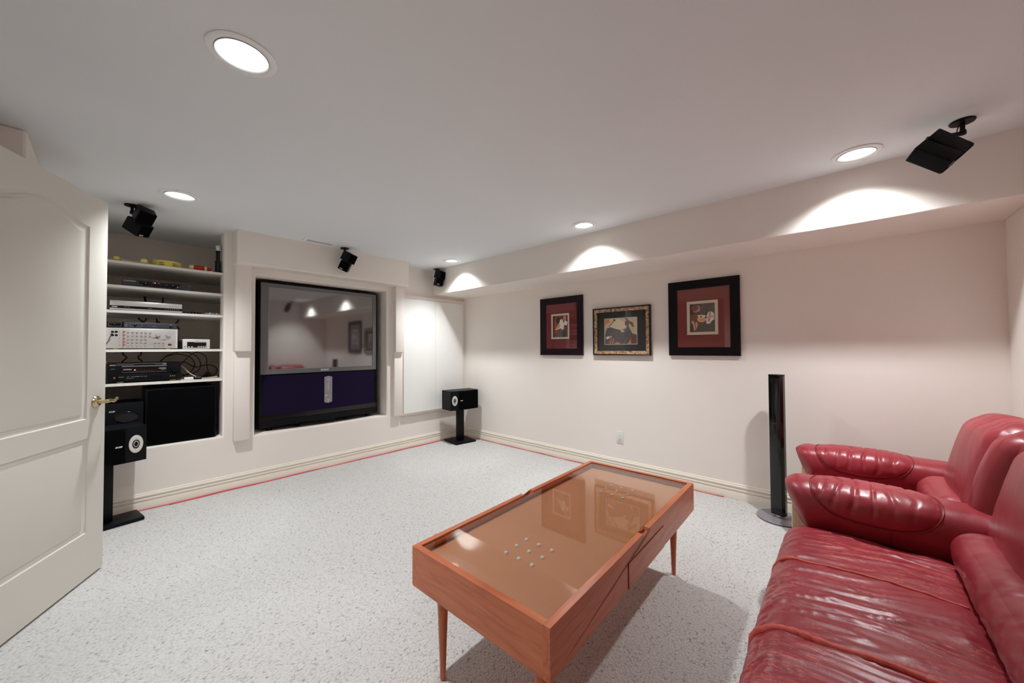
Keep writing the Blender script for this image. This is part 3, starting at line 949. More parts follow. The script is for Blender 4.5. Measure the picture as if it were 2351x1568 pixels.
# ------------------------------------------------------------------ shelves in the niche
def shelf(z1, th, label):
    bm = BM()
    poly = [(NX0, YT + 0.028), (NX1, YT + 0.028), (NX1, YT + WT), (NX1 + 0.11, YT + WT), (NX1 + 0.11, NYB), (NX0 - 0.11, NYB), (NX0 - 0.11, YT + WT), (NX0, YT + WT)]
    prism(bm, poly, lambda u, v: (u, v, z1 - th), lambda u, v: (u, v, z1)); fix(bm)
    o = obj('shelf', bm, m_shelf)
    return tag(o, label, 'shelf', 'white shelves in the niche')
SH = [(1.871, 'topmost white shelf, holding yellow and red percussion toys'), (1.689, 'second white shelf from the top, holding the black receiver box with knobs'),
      (1.503, 'white shelf carrying the silver disc player'), (1.2115, 'white shelf carrying the silver karaoke mixer'), (0.9585, 'lowest white shelf, under the black receiver and cables')]
for z, l in SH: shelf(z, 0.0195, l)
Z1, Z2, Z3, Z4, Z5 = [s[0] for s in SH]

YG = 3.985   # front plane of the equipment
RX, UZ = (1, 0, 0), (0, 0, 1)
def lab(parent, s, x, z, size, m=m_print, y=YG, bold=0.0, sx=1.0, shear=0.0, align='CENTER', name='lettering'):
    return text(parent, s, size, facing((x, y - 0.0006, z), RX, UZ), m, name=name, extrude=0.0003, bold=bold, sx=sx, shear=shear, align=align)
def rectface(parent, name, x0, x1, z0, z1, m, y=YG, d=0.0008):
    bm = BM(); box(bm, x0, x1, y - d, y + 0.0005, z0, z1)
    return obj(name, bm, m, parent)
def knob(parent, x, z, r, ln, m, y=YG, name='knob', n=24, taper=0.9, mark=None):
    bm = BM(); cyl(bm, (x, y, z), (x, y - ln, z), r, r * taper, n=n)
    if mark is not None:
        a = math.radians(mark)
        box(bm, x - r * 0.10, x + r * 0.10, y - ln - 0.0004, y - ln + 0.001, z + r * 0.25, z + r * 0.8, mi=1)
    k = obj(name, bm, [m, m_print] if mark is not None else m, parent, smooth=True, angle=40)
    return k
def chassis(parent, x0, x1, z0, z1, depth, m, bev=0.003, y=YG):
    bm = BM(); box(bm, x0, x1, y, y + depth, z0, z1, bev=bev)
    return obj('case', bm, m, parent, smooth=True, angle=40)

# cable box on the second shelf
t = thing('cable_box', 'slim dark grey cable box with two round knobs on second shelf', 'cable box', (0, 0, 0))
chassis(t, 0.073, 0.469, Z2 + 0.004, Z2 + 0.050, 0.26, m_darkgrey)
bm = BM()
prism(bm, [(0.150, 1.737), (0.405, 1.737), (0.372, 1.716), (0.360, 1.702), (0.190, 1.702), (0.178, 1.716)], lambda u, v: (u, YG - 0.001, v), lambda u, v: (u, YG + 0.001, v)); fix(bm)
obj('front_inlay', bm, m_blackgloss, t)
knob(t, 0.195, 1.7155, 0.0145, 0.014, m_vinyl, mark=0); knob(t, 0.351, 1.7155, 0.0145, 0.014, m_vinyl, mark=0)
for x in (0.240, 0.264, 0.288, 0.313): knob(t, x, 1.7085, 0.0055, 0.005, m_vinyl, name='button', n=16)
knob(t, 0.166, 1.717, 0.005, 0.004, m_black, name='button', n=16)
knob(t, 0.378, 1.7135, 0.0035, 0.002, m_print, name='indicator', n=12)
bm = BM(); cyl(bm, (0.248, YG, 1.730), (0.248, YG - 0.003, 1.730), 0.0035, n=14); obj('power_light', bm, m_led, t, smooth=True, angle=40)
lab(t, 'MOTOROLA', 0.118, 1.7295, 0.0092, bold=0.0002)
bm = BM(); lathe(bm, [(0.0032, 0), (0.0045, 0), (0.0045, 0.0008), (0.0032, 0.0008)], org=(0.0835, YG, 1.7295), axis=Vector((0, -1, 0)), n=20, closed=True); fix(bm); obj('emblem', bm, m_print, t)
rectface(t, 'print_mark', 0.232, 0.246, 1.729, 1.7305, m_print, y=YG - 0.001); rectface(t, 'print_mark', 0.262, 0.276, 1.7285, 1.7305, m_print, y=YG - 0.001)
rectface(t, 'print_mark', 0.308, 0.318, 1.7275, 1.729, m_printdim, y=YG - 0.001); rectface(t, 'print_mark', 0.308, 0.318, 1.7195, 1.721, m_printdim, y=YG - 0.001)
rectface(t, 'print_mark', 0.446, 0.462, 1.728, 1.731, m_printdim); rectface(t, 'print_mark', 0.420, 0.460, 1.703, 1.7045, m_printdim)

# disc player
t = thing('disc_player', 'silver disc player with a black front band on the middle shelf', 'disc player', (0, 0, 0))
chassis(t, 0.011, 0.408, Z3 + 0.004, 1.5765, 0.27, m_silver2)
rectface(t, 'front_band', 0.011, 0.408, 1.520, 1.5385, m_blackgloss, d=0.0012)
bm = BM(); box(bm, 0.021, 0.049, YG - 0.0035, YG, 1.525, 1.533, bev=0.003); obj('button', bm, m_silver2, t, smooth=True, angle=50)
rectface(t, 'cassette_flap', 0.158, 0.203, 1.541, 1.560, m_silver2, d=0.0016)
rectface(t, 'disc_tray', 0.025, 0.152, 1.543, 1.561, m_silver2, d=0.0014)
rectface(t, 'cassette_slot', 0.208, 0.395, 1.543, 1.561, m_silver2, d=0.0014)
for i in range(7): knob(t, 0.312 + i * 0.0125, 1.5293, 0.0026, 0.002, m_printdim, y=YG - 0.001, name='button', n=10)
for i in range(5): rectface(t, 'display_segment', 0.212 + i * 0.0045, 0.2152 + i * 0.0045, 1.5255, 1.5285, m_printdim, y=YG - 0.0012)
rectface(t, 'print_mark', 0.085, 0.098, 1.530, 1.532, m_printdim, y=YG - 0.0012); rectface(t, 'print_mark', 0.102, 0.114, 1.530, 1.532, m_printdim, y=YG - 0.0012)
rectface(t, 'print_mark', 0.018, 0.048, 1.5685, 1.5705, m_printdim)
for x in (0.04, 0.38):
    bm = BM(); cyl(bm, (x, YG + 0.03, Z3), (x, YG + 0.03, Z3 + 0.0045), 0.012, n=14); obj('foot', bm, m_black, t)
    bm = BM(); cyl(bm, (x, YG + 0.22, Z3), (x, YG + 0.22, Z3 + 0.0045), 0.012, n=14); obj('foot', bm, m_black, t)

# karaoke mixer and the rack unit on it
t = thing('karaoke_mixer', 'silver mixer with a red column and rows of white knobs on fourth shelf', 'mixer', (0, 0, 0))
chassis(t, -0.016, 0.383, Z4 + 0.008, 1.372, 0.24, m_silver)
bm = BM(); box(bm, -0.004, 0.371, YG - 0.002, YG, Z4 + 0.012, 1.366, bev=0.0015); obj('front_panel', bm, m_silver2, t, smooth=True, angle=40)
yk = YG - 0.002
zr = [1.3445, 1.3195, 1.294, 1.269, 1.2445]
for z in zr: knob(t, 0.0845, z, 0.0062, 0.010, m_red_knob, y=yk, name='red_knob', n=16)
for x in (0.108, 0.131, 0.154, 0.178, 0.201):
    for z in zr: knob(t, x, z - 0.001, 0.0062, 0.010, m_silver2, y=yk, n=16)
for z in (1.341, 1.3165): knob(t, 0.225, z, 0.006, 0.010, m_silver2, y=yk, n=16)
for x in (0.253, 0.276, 0.299):
    for z in (1.2655, 1.2445): knob(t, x, z, 0.006, 0.010, m_silver2, y=yk, n=16)
knob(t, 0.268, 1.327, 0.0145, 0.020, m_silver2, y=yk, name='volume_knob'); knob(t, 0.327, 1.326, 0.0145, 0.020, m_silver2, y=yk, name='volume_knob')
for (x, z) in ((0.027, 1.342), (0.046, 1.342), (0.027, 1.317), (0.046, 1.317)):
    bm = BM(); lathe(bm, [(0.0, 0.001), (0.0035, 0.001), (0.0045, 0.003), (0.0075, 0.003), (0.008, 0.0)], org=(x, yk, z), axis=Vector((0, -1, 0)), n=20); obj('jack_socket', bm, m_blackgloss, t, smooth=True, angle=40)
bm = BM(); cyl(bm, (0.027, yk, 1.342), (0.027, yk - 0.02, 1.341), 0.007, n=14); tube(bm, crv([(0.027, yk - 0.018, 1.341), (0.021, yk - 0.025, 1.32), (0.012, yk - 0.02, 1.29), (0.004, yk - 0.012, 1.265), (-0.012, yk - 0.01, 1.245)], 6), 0.0022, n=6)
obj('jack_plug', bm, m_blackcable, t, smooth=True, angle=50)
for z in zr:
    rectface(t, 'print_mark', 0.0605, 0.065, z - 0.006, z + 0.004, m_printdim, y=yk); rectface(t, 'print_mark', 0.012, 0.022, z + 0.011, z + 0.012, m_printdim, y=yk)
for x in (0.240, 0.2455, 0.251, 0.2565): rectface(t, 'logo_mark', x - 0.0018, x + 0.0018, 1.2985, 1.3025, m_blackprint, y=yk)
bm = BM(); prism(bm, [(0.259, 1.2965), (0.2695, 1.2965), (0.2665, 1.2995), (0.2655, 1.306), (0.2615, 1.306), (0.2625, 1.3005)], lambda u, v: (u, yk - 0.0008, v), lambda u, v: (u, yk, v)); fix(bm); obj('logo_mark', bm, m_redprint, t)
rectface(t, 'logo_mark', 0.236, 0.262, 1.2955, 1.2968, m_redprint, y=yk)
for i in range(5): rectface(t, 'logo_mark', 0.290 + i * 0.0052, 0.2938 + i * 0.0052, 1.2835, 1.288, m_blackprint, y=yk)
rectface(t, 'logo_mark', 0.262, 0.286, 1.284, 1.2865, m_printdim, y=yk)
bm = BM(); box(bm, 0.327, 0.346, yk - 0.003, yk, 1.240, 1.255, bev=0.001); ps = obj('power_switch', bm, m_blackgloss, t)
rectface(ps, 'print_mark', 0.330, 0.342, 1.246, 1.2485, m_printdim, y=yk - 0.003)
for x in (0.045, 0.33):
    for y in (YG + 0.03, YG + 0.20):
        bm = BM(); cyl(bm, (x, y, Z4), (x, y, Z4 + 0.009), 0.015, n=16); obj('foot', bm, m_paleyellow, t)
t = thing('rack_unit', 'thin slate grey rack unit lying on the silver mixer', 'rack unit', (0, 0, 0))
chassis(t, -0.016, 0.378, 1.3745, 1.418, 0.20, m_slate, bev=0.0015)
rectface(t, 'front_inlay', -0.016, 0.085, 1.3765, 1.4165, m_blackgloss)
def outline(parent, x0, x1, z0, z1, m, w=0.0011, y=YG - 0.0008):
    bm = BM()
    box(bm, x0, x1, y - 0.0005, y + 0.0003, z1 - w, z1); box(bm, x0, x1, y - 0.0005, y + 0.0003, z0, z0 + w)
    box(bm, x0, x0 + w, y - 0.0005, y + 0.0003, z0, z1); box(bm, x1 - w, x1, y - 0.0005, y + 0.0003, z0, z1)
    return obj('printed_outline', bm, m, parent)
outline(t, 0.006, 0.072, 1.384, 1.411, m_printdim); outline(t, 0.116, 0.178, 1.382, 1.408, m_printdim)
knob(t, 0.035, 1.396, 0.008, 0.012, m_black, mark=0); knob(t, 0.056, 1.397, 0.007, 0.010, m_black)
knob(t, 0.143, 1.395, 0.0085, 0.012, m_black, mark=0); knob(t, 0.343, 1.391, 0.0085, 0.010, m_black, mark=0)
rectface(t, 'print_mark', 0.085, 0.103, 1.398, 1.401, m_printdim); rectface(t, 'print_mark', 0.084, 0.104, 1.386, 1.3885, m_printdim)
rectface(t, 'print_mark', 0.232, 0.262, 1.390, 1.3918, m_printdim); rectface(t, 'print_mark', 0.336, 0.348, 1.4035, 1.405, m_print)

# small silver unit
t = thing('small_amplifier', 'small silver box with dark display beside the mixer', 'amplifier', (0, 0, 0))
chassis(t, 0.414, 0.587, Z4 + 0.003, 1.2945, 0.14, m_silver)
rectface(t, 'display_window', 0.441, 0.563, 1.224, 1.271, m_display, d=0.0012)
for x in (0.452, 0.471): knob(t, x, 1.230, 0.005, 0.006, m_print, y=YG - 0.0008, n=14)
for i in range(5): rectface(t, 'button', 0.508 + i * 0.0115, 0.513 + i * 0.0115, 1.227, 1.237, m_print, y=YG - 0.001, d=0.002)
for x in (0.494, 0.508): rectface(t, 'print_mark', x, x + 0.004, 1.278, 1.283, m_blackprint)
rectface(t, 'button', 0.424, 0.431, 1.229, 1.235, m_blackprint); rectface(t, 'print_mark', 0.485, 0.560, 1.2655, 1.2685, m_printdim, y=YG - 0.001)
t = thing('power_adapter', 'black power adapter standing between the mixer and the small silver box', 'adapter', (0, 0, 0))
bm = BM(); box(bm, 0.392, 0.411, YG + 0.02, YG + 0.07, Z4, Z4 + 0.072, bev=0.003); obj('case', bm, m_black, t, smooth=True, angle=40)
bm = BM(); tube(bm, crv([(0.398, YG + 0.05, Z4 + 0.07), (0.392, YG + 0.08, Z4 + 0.10), (0.389, YG + 0.16, Z4 + 0.14)], 6), 0.003, n=6); obj('cord', bm, m_blackcable, t, smooth=True)

# AV receiver
t = thing('stereo_receiver', 'black stereo receiver with big volume knob on the lowest shelf', 'receiver', (0, 0, 0))
chassis(t, 0.004, 0.406, Z5 + 0.010, 1.1085, 0.30, m_black)
rectface(t, 'trim_strip', 0.077, 0.322, 1.0815, 1.0855, m_printdim, d=0.0016)
rectface(t, 'display_window', 0.077, 0.322, 1.041, 1.079, m_display, d=0.0008)
rectface(t, 'trim_strip', 0.077, 0.322, 1.0375, 1.0385, m_printdim)
bm = BM(); box(bm, 0.06, 0.404, YG - 0.004, YG, 0.977, 1.022, bev=0.002); obj('front_flap', bm, m_vinyl, t, smooth=True, angle=40)
rectface(t, 'trim_strip', 0.05, 0.320, 1.1015, 1.103, m_printdim, d=0.0014)
knob(t, 0.365, 1.0575, 0.0245, 0.020, m_vinyl, name='volume_knob', n=36)
for i in range(15):
    a = math.radians(225 - i * 270 / 14); xx, zz = 0.365 + 0.0305 * math.cos(a), 1.0575 + 0.0305 * math.sin(a)
    rectface(t, 'dial_mark', xx - 0.0006, xx + 0.0006, zz - 0.0008, zz + 0.0008, m_printdim)
for x in (0.235, 0.262, 0.288): knob(t, x, 0.999, 0.0090, 0.010, m_black, y=YG - 0.004, n=24)
for x in (0.343, 0.355, 0.367): knob(t, x, 0.9985, 0.0042, 0.005, m_gold, y=YG - 0.004, name='input_socket', n=16)
knob(t, 0.040, 1.000, 0.0055, 0.004, m_gold, name='headphone_socket', n=16)
bm = BM(); box(bm, 0.141, 0.148, YG - 0.002, YG, 1.052, 1.058); obj('power_light', bm, m_led, t)
lab(t, 'DENON', 0.030, 1.0935, 0.0080, bold=0.0002)
rectface(t, 'print_mark', 0.046, 0.140, 1.0925, 1.0940, m_printdim); rectface(t, 'print_mark', 0.297, 0.318, 1.0935, 1.0965, m_print); rectface(t, 'print_mark', 0.252, 0.293, 1.0945, 1.0955, m_printdim)
for (x0, x1, z) in ((0.085, 0.127, 1.062), (0.083, 0.128, 1.056), (0.277, 0.316, 1.066), (0.274, 0.320, 1.059), (0.288, 0.312, 1.053)): rectface(t, 'print_mark', x0, x1, z, z + 0.0014, m_print, y=YG - 0.0006)
for i in range(9): rectface(t, 'print_mark', 0.136 + i * 0.0142, 0.140 + i * 0.0142, 1.0475, 1.0490, m_printdim, y=YG - 0.0006)
for (x0, x1) in ((0.061, 0.088), (0.104, 0.116), (0.126, 0.137), (0.141, 0.174), (0.178, 0.190), (0.196, 0.210)): rectface(t, 'print_mark', x0, x1, 1.003, 1.0055, m_printdim, y=YG - 0.004)
rectface(t, 'print_mark', 0.100, 0.140, 0.992, 0.9935, m_printdim, y=YG - 0.004); rectface(t, 'print_mark', 0.0215, 0.041, 1.065, 1.067, m_printdim)
for x in (0.07, 0.36):
    for y in (YG + 0.04, YG + 0.25):
        bm = BM(); cyl(bm, (x, y, Z5), (x, y, Z5 + 0.011), 0.020, n=18); obj('foot', bm, m_paleyellow, t)

# disc case standing left of the receiver
t = thing('disc_case', 'thin dark disc case standing upright left of the receiver', 'disc case', (0, 0, 0))
bm = BM(); box(bm, -0.0135, 0.0005, YG - 0.004, YG + 0.13, Z5, Z5 + 0.178, bev=0.001); obj('case', bm, m_black, t)
rectface(t, 'spine_label', -0.0115, -0.0015, Z5 + 0.150, Z5 + 0.172, m_amber, y=YG - 0.004)
for i in range(14):
    z = Z5 + 0.012 + i * 0.0098
    rectface(t, 'spine_print', -0.0100 + 0.002 * (i % 3 == 0), -0.0035, z, z + 0.0055, m_printdim, y=YG - 0.004)

# cables behind and beside the receiver
def cable(label, pts, r, m, k=8):
    bm = BM(); tube(bm, crv(pts, k), r, n=8)
    return tag(obj('cable', bm, m, smooth=True), label, 'cable')
zz = Z5 + 0.004
cable('brown cable in a tall loop rising behind the receiver', [(0.30, 4.33, 1.10), (0.36, 4.30, 1.165), (0.44, 4.30, 1.19), (0.53, 4.32, 1.16), (0.575, 4.34, 1.08), (0.55, 4.34, 1.01), (0.47, 4.33, 0.985), (0.40, 4.32, 1.02)], 0.0042, m_brown)
cable('brown cable in an inner loop beside the receiver', [(0.34, 4.36, 1.15), (0.42, 4.33, 1.17), (0.50, 4.33, 1.14), (0.535, 4.35, 1.07), (0.50, 4.35, 1.0), (0.43, 4.34, 0.975), (0.36, 4.34, 1.0)], 0.0042, m_brown)
cable('brown cable making a wide low loop near the right wall of the niche', [(0.38, 4.40, 1.06), (0.46, 4.38, 1.10), (0.54, 4.38, 1.05), (0.60, 4.36, 1.065), (0.66, 4.36, 1.06), (0.70, 4.37, 1.02), (0.68, 4.36, 0.975), (0.62, 4.34, zz + 0.002)], 0.004, m_brown)
cable('brown cable bent in a sharp peak above the lowest shelf', [(0.42, 4.42, 1.02), (0.48, 4.41, 1.12), (0.55, 4.40, 1.185), (0.62, 4.40, 1.14), (0.625, 4.39, 1.06), (0.64, 4.34, zz + 0.012)], 0.0038, m_brown)
cable('black cable hanging behind the mixer', [(0.30, 4.5, Z4 + 0.25), (0.27, 4.5, Z4 + 0.2), (0.29, 4.48, Z4 + 0.14), (0.28, 4.48, Z4 + 0.03)], 0.005, m_blackcable)
cable('beige cord sweeping from the receiver down to the plug', [(0.400, 4.10, 1.075), (0.43, 4.09, 1.06), (0.46, 4.08, 1.02), (0.50, 4.07, 0.985), (0.545, 4.06, zz + 0.002)], 0.0042, m_beigecable)
cable('beige cord lying on the lowest shelf towards the jamb', [(0.545, 4.055, zz + 0.001), (0.58, 4.06, zz + 0.001), (0.61, 4.08, zz + 0.003), (0.655, 4.08, zz + 0.008)], 0.0042, m_beigecable)
cable('pale thin cord arched against the niche back', [(0.60, 4.45, 1.05), (0.68, 4.44, 1.09), (0.74, 4.44, 1.06), (0.75, 4.44, 1.0), (0.73, 4.43, zz + 0.002)], 0.0028, m_beigecable)
t = thing('power_adapter', 'white adapter lying on the lowest shelf right of the receiver', 'adapter', (0, 0, 0))
bm = BM(); box(bm, 0.428, 0.486, 4.00, 4.03, Z5 + 0.001, Z5 + 0.022, bev=0.004); obj('case', bm, m_whiteplastic, t, smooth=True, angle=40)
t = thing('power_strip', 'short black plug strip at the end of the white adapter', 'power strip', (0, 0, 0))
bm = BM(); box(bm, 0.488, 0.538, 4.00, 4.03, Z5 + 0.001, Z5 + 0.024, bev=0.004); obj('case', bm, m_black, t, smooth=True, angle=40)
for i in range(4): rectface(t, 'print_mark', 0.494 + i * 0.010, 0.500 + i * 0.010, Z5 + 0.0165, Z5 + 0.021, m_printdim, y=4.0)
t = thing('cable_knot', 'tangle of brown wire ends lying on the lowest shelf', 'wire tangle', (0, 0, 0))
bm = BM()
P = []
r3 = random.Random(3)
for i in range(34): P.append((0.61 + r3.uniform(-0.035, 0.035), 4.30 + r3.uniform(-0.03, 0.03), Z5 + 0.005 + abs(r3.gauss(0, 0.018))))
tube(bm, crv(P, 4), 0.0028, n=6); obj('wire', bm, m_brown, t, smooth=True)

# cables seen behind the upper shelves
for i, (x, z0, z1, m, l) in enumerate(((0.215, Z3 + 0.005, Z2 - 0.02, m_blackcable, 'thick black cable kinked behind the disc player'), (0.33, Z3 + 0.005, Z2 - 0.02, m_blackcable, 'thin black cable bent behind the disc player'),
        (0.18, Z4 + 0.21, Z3 - 0.02, m_blackcable, 'black cable bent behind the left end of the rack unit'), (0.225, Z4 + 0.18, Z3 - 0.02, m_redcable, 'dark red cable hanging behind the rack unit'),
        (0.29, Z4 + 0.18, Z3 - 0.02, m_blackcable, 'black cable hanging straight behind the rack unit'), (0.43, Z4 + 0.18, Z3 - 0.02, m_blackcable, 'black cable kinked right of the rack unit'),
        (0.09, Z5 + 0.14, Z4 - 0.02, m_redcable, 'dark red cable behind the left end of the receiver'), (0.20, Z5 + 0.14, Z4 - 0.02, m_redcable, 'dark red cable behind the middle of the receiver'))):
    s = (-1) ** i
    cable(l, [(x, 4.46, z1), (x + 0.004 * s, 4.45, z1 - (z1 - z0) * 0.25), (x + 0.022 * s, 4.43, (z0 + z1) / 2), (x + 0.002 * s, 4.44, z0 + (z1 - z0) * 0.2), (x - 0.008 * s, 4.44, z0)], 0.0075 if i == 0 else 0.005, m)

# small things right of the disc player
for (x, y, r, h, l) in ((0.445, 3.995, 0.026, 0.017, 'small black round tin, left of two, beside the disc player'), (0.506, 3.995, 0.024, 0.019, 'small black round tin with a pale rim, right of two')):
    t = thing('round_tin', l, 'tin', (x, y, Z3), group='black tins beside the disc player')
    bm = BM(); lathe(bm, [(0.0, 0.0), (r, 0.0), (r + 0.001, h * 0.5), (r, h), (0.0, h)], n=28); obj('tin_body', bm, m_blackgloss, t, smooth=True, angle=40)
    bm = BM(); lathe(bm, [(r * 0.70, h), (r * 0.74, h + 0.0012), (r * 0.80, h)], n=28); obj('rim', bm, m_printdim, t, smooth=True)
t = thing('chain_strap', 'silver link chain coiled on the shelf by the right jamb', 'chain', (0, 0, 0))
for i in range(9):
    bm = BM(); x = 0.555 + i * 0.0115; y = 3.985 + 0.010 * math.sin(i * 1.3)
    c = Vector((x, y, Z3 + 0.0085)); ax = (1, 0, 0) if i % 2 else (0, 0, 1)
    pts = [c + Vector((0.0085 * math.cos(a), (0.006 * math.sin(a) if i % 2 == 0 else 0.0), (0.006 * math.sin(a) if i % 2 else 0.0))) for a in [2 * PI * k / 14 for k in range(14)]]
    tube(bm, pts, 0.0022, n=6, closed=True); obj('link', bm, m_chrome, t, smooth=True)

# toys on the top shelf
def maraca(label, x, y, r, x2, col):
    t = thing('maraca', label, 'maraca', (0, 0, 0))
    bm = BM(); lathe(bm, [(0.0, -r * 1.15), (r * 0.5, -r), (r * 0.9, -r * 0.5), (r, 0), (r * 0.92, r * 0.5), (r * 0.5, r * 1.0), (0.0, r * 1.2)], org=(x, y, Z1 + r), axis=Vector((1, 0.1, 0)), n=24); obj('head', bm, col, t, smooth=True)
    bm = BM(); tube(bm, [(x + r, y + 0.01, Z1 + r), (x2, y + 0.03, Z1 + 0.006)], [0.006, 0.0055], n=10); obj('handle', bm, m_stick, t, smooth=True)
maraca('yellow maraca at the left end of the top shelf, mostly hidden', 0.041, 3.985, 0.017, 0.13, m_yellow)
maraca('pale yellow ball-headed maraca in the middle of the top shelf', 0.184, 3.988, 0.021, 0.08, m_paleyellow)
t = thing('tambourine', 'yellow hoop tambourine with black print lying on top shelf', 'tambourine', (0.317, 4.062, Z1))
bm = BM(); lathe(bm, [(0.090, 0.0), (0.094, 0.0), (0.095, 0.024), (0.094, 0.046), (0.090, 0.046)], n=48, closed=True); fix(bm); obj('hoop', bm, m_yellow, t, smooth=True, angle=40)
for a0 in (-118, -72):
    for row, hh in ((0.026, 0.006), (0.012, 0.006)):
        bm = BM()
        for i in range(5):
            a = math.radians(a0 + i * 3.6)
            c = Vector((0.0952 * math.cos(a), 0.0952 * math.sin(a), row)); tg = Vector((-math.sin(a), math.cos(a), 0)); nn = Vector((math.cos(a), math.sin(a), 0))
            q = [c + tg * sx * 0.0022 + Vector((0, 0, sz * hh / 2)) + nn * 0.0006 for sx, sz in ((-1, -1), (1, -1), (1, 1), (-1, 1))]
            bm.faces.new([bm.verts.new(v) for v in q])
        obj('print_mark', bm, m_blackprint, t)
for i in range(4):
    a = math.radians(-95 + i * 90 + 40)
    bm = BM(); cyl(bm, (0.092 * math.cos(a), 0.092 * math.sin(a), 0.012), (0.092 * math.cos(a), 0.092 * math.sin(a), 0.015), 0.012, n=16); obj('jingle', bm, m_chrome, t)
t = thing('rattle', 'red and yellow striped rattle lying at right of top shelf', 'rattle', (0, 0, 0))
bm = BM(); lathe(bm, [(0.0, 0.0), (0.012, 0.004), (0.019, 0.02), (0.021, 0.05), (0.020, 0.085), (0.017, 0.115), (0.010, 0.140), (0.0, 0.147)], org=(0.452, 3.990, Z1 + 0.0205), axis=Vector((1, 0.05, 0)), n=24); obj('body', bm, m_red, t, smooth=True)
bm = BM(); lathe(bm, [(0.0203, 0.092), (0.0212, 0.094), (0.0195, 0.108), (0.0185, 0.108)], org=(0.452, 3.990, Z1 + 0.0205), axis=Vector((1, 0.05, 0)), n=24); obj('band', bm, m_paleyellow, t, smooth=True)
bm = BM(); lathe(bm, [(0.0, -0.004), (0.013, -0.001), (0.0165, 0.012), (0.0195, 0.018), (0.0215, 0.022), (0.021, 0.027)], org=(0.447, 3.990, Z1 + 0.0215), axis=Vector((1, 0.05, 0)), n=24); obj('end_cap', bm, m_paleyellow, t, smooth=True)
t = thing('microphone', 'black microphone with silver mesh head standing at right end of top shelf', 'microphone', (0.640, 4.015, Z1))
bm = BM(); lathe(bm, [(0.0, 0.0), (0.034, 0.0), (0.035, 0.008), (0.03, 0.013), (0.0, 0.013)], n=28); obj('base', bm, m_black, t, smooth=True, angle=40)
bm = BM(); lathe(bm, [(0.021, 0.013), (0.022, 0.10), (0.022, 0.105), (0.0145, 0.108), (0.0145, 0.17), (0.017, 0.195), (0.0, 0.195)], n=28); obj('body', bm, m_blackgloss, t, smooth=True, angle=40)
bm = BM(); lathe(bm, [(0.017, 0.195), (0.021, 0.20), (0.0215, 0.206), (0.020, 0.21)], n=28); obj('collar', bm, m_silver2, t, smooth=True)
bm = BM(); bmesh.ops.create_uvsphere(bm, u_segments=24, v_segments=16, radius=0.0235, matrix=Matrix.Translation((0, 0, 0.224))); obj('mesh_head', bm, m_chrome, t, smooth=True)

# ------------------------------------------------------------------ big black speakers under the shelves
t = thing('subwoofer', 'big black cloth-fronted subwoofer on the niche sill below the shelves', 'subwoofer', (0, 0, 0))
bm = BM(); box(bm, 0.204, 0.632, 3.985, 4.42, NZ + 0.003, 0.902, bev=0.004); obj('cabinet', bm, m_vinyl, t, smooth=True, angle=40)
bm = BM(); box(bm, 0.214, 0.622, 3.968, 3.9845, NZ + 0.012, 0.893, bev=0.006); obj('grille', bm, m_cloth, t, smooth=True, angle=40)
t = thing('bass_speaker', 'black speaker with oval port on the niche sill behind the left stand', 'speaker', (0, 0, 0))
bm = BM(); box(bm, -0.19, 0.194, 3.985, 4.30, NZ + 0.003, 0.810, bev=0.004); obj('cabinet', bm, m_vinyl, t, smooth=True, angle=40)
bm = BM()
pts = [(0.105 + 0.062 * math.cos(a), 3.982, 0.705 + 0.036 * math.sin(a)) for a in [2 * PI * i / 40 for i in range(40)]]
tube(bm, pts, 0.0035, n=8, closed=True); obj('port_ring', bm, m_blackgloss, t, smooth=True)
bm = BM()
A_ = [bm.verts.new((0.105 + 0.060 * math.cos(2 * PI * i / 40), 3.9838, 0.705 + 0.034 * math.sin(2 * PI * i / 40))) for i in range(40)]
bm.faces.new(A_); obj('port', bm, m_blackprint, t)
text(t, 'BOSE', 0.0125, facing((0.030, 3.984, 0.752), RX, UZ), m_print, bold=0.0005, shear=0.25)

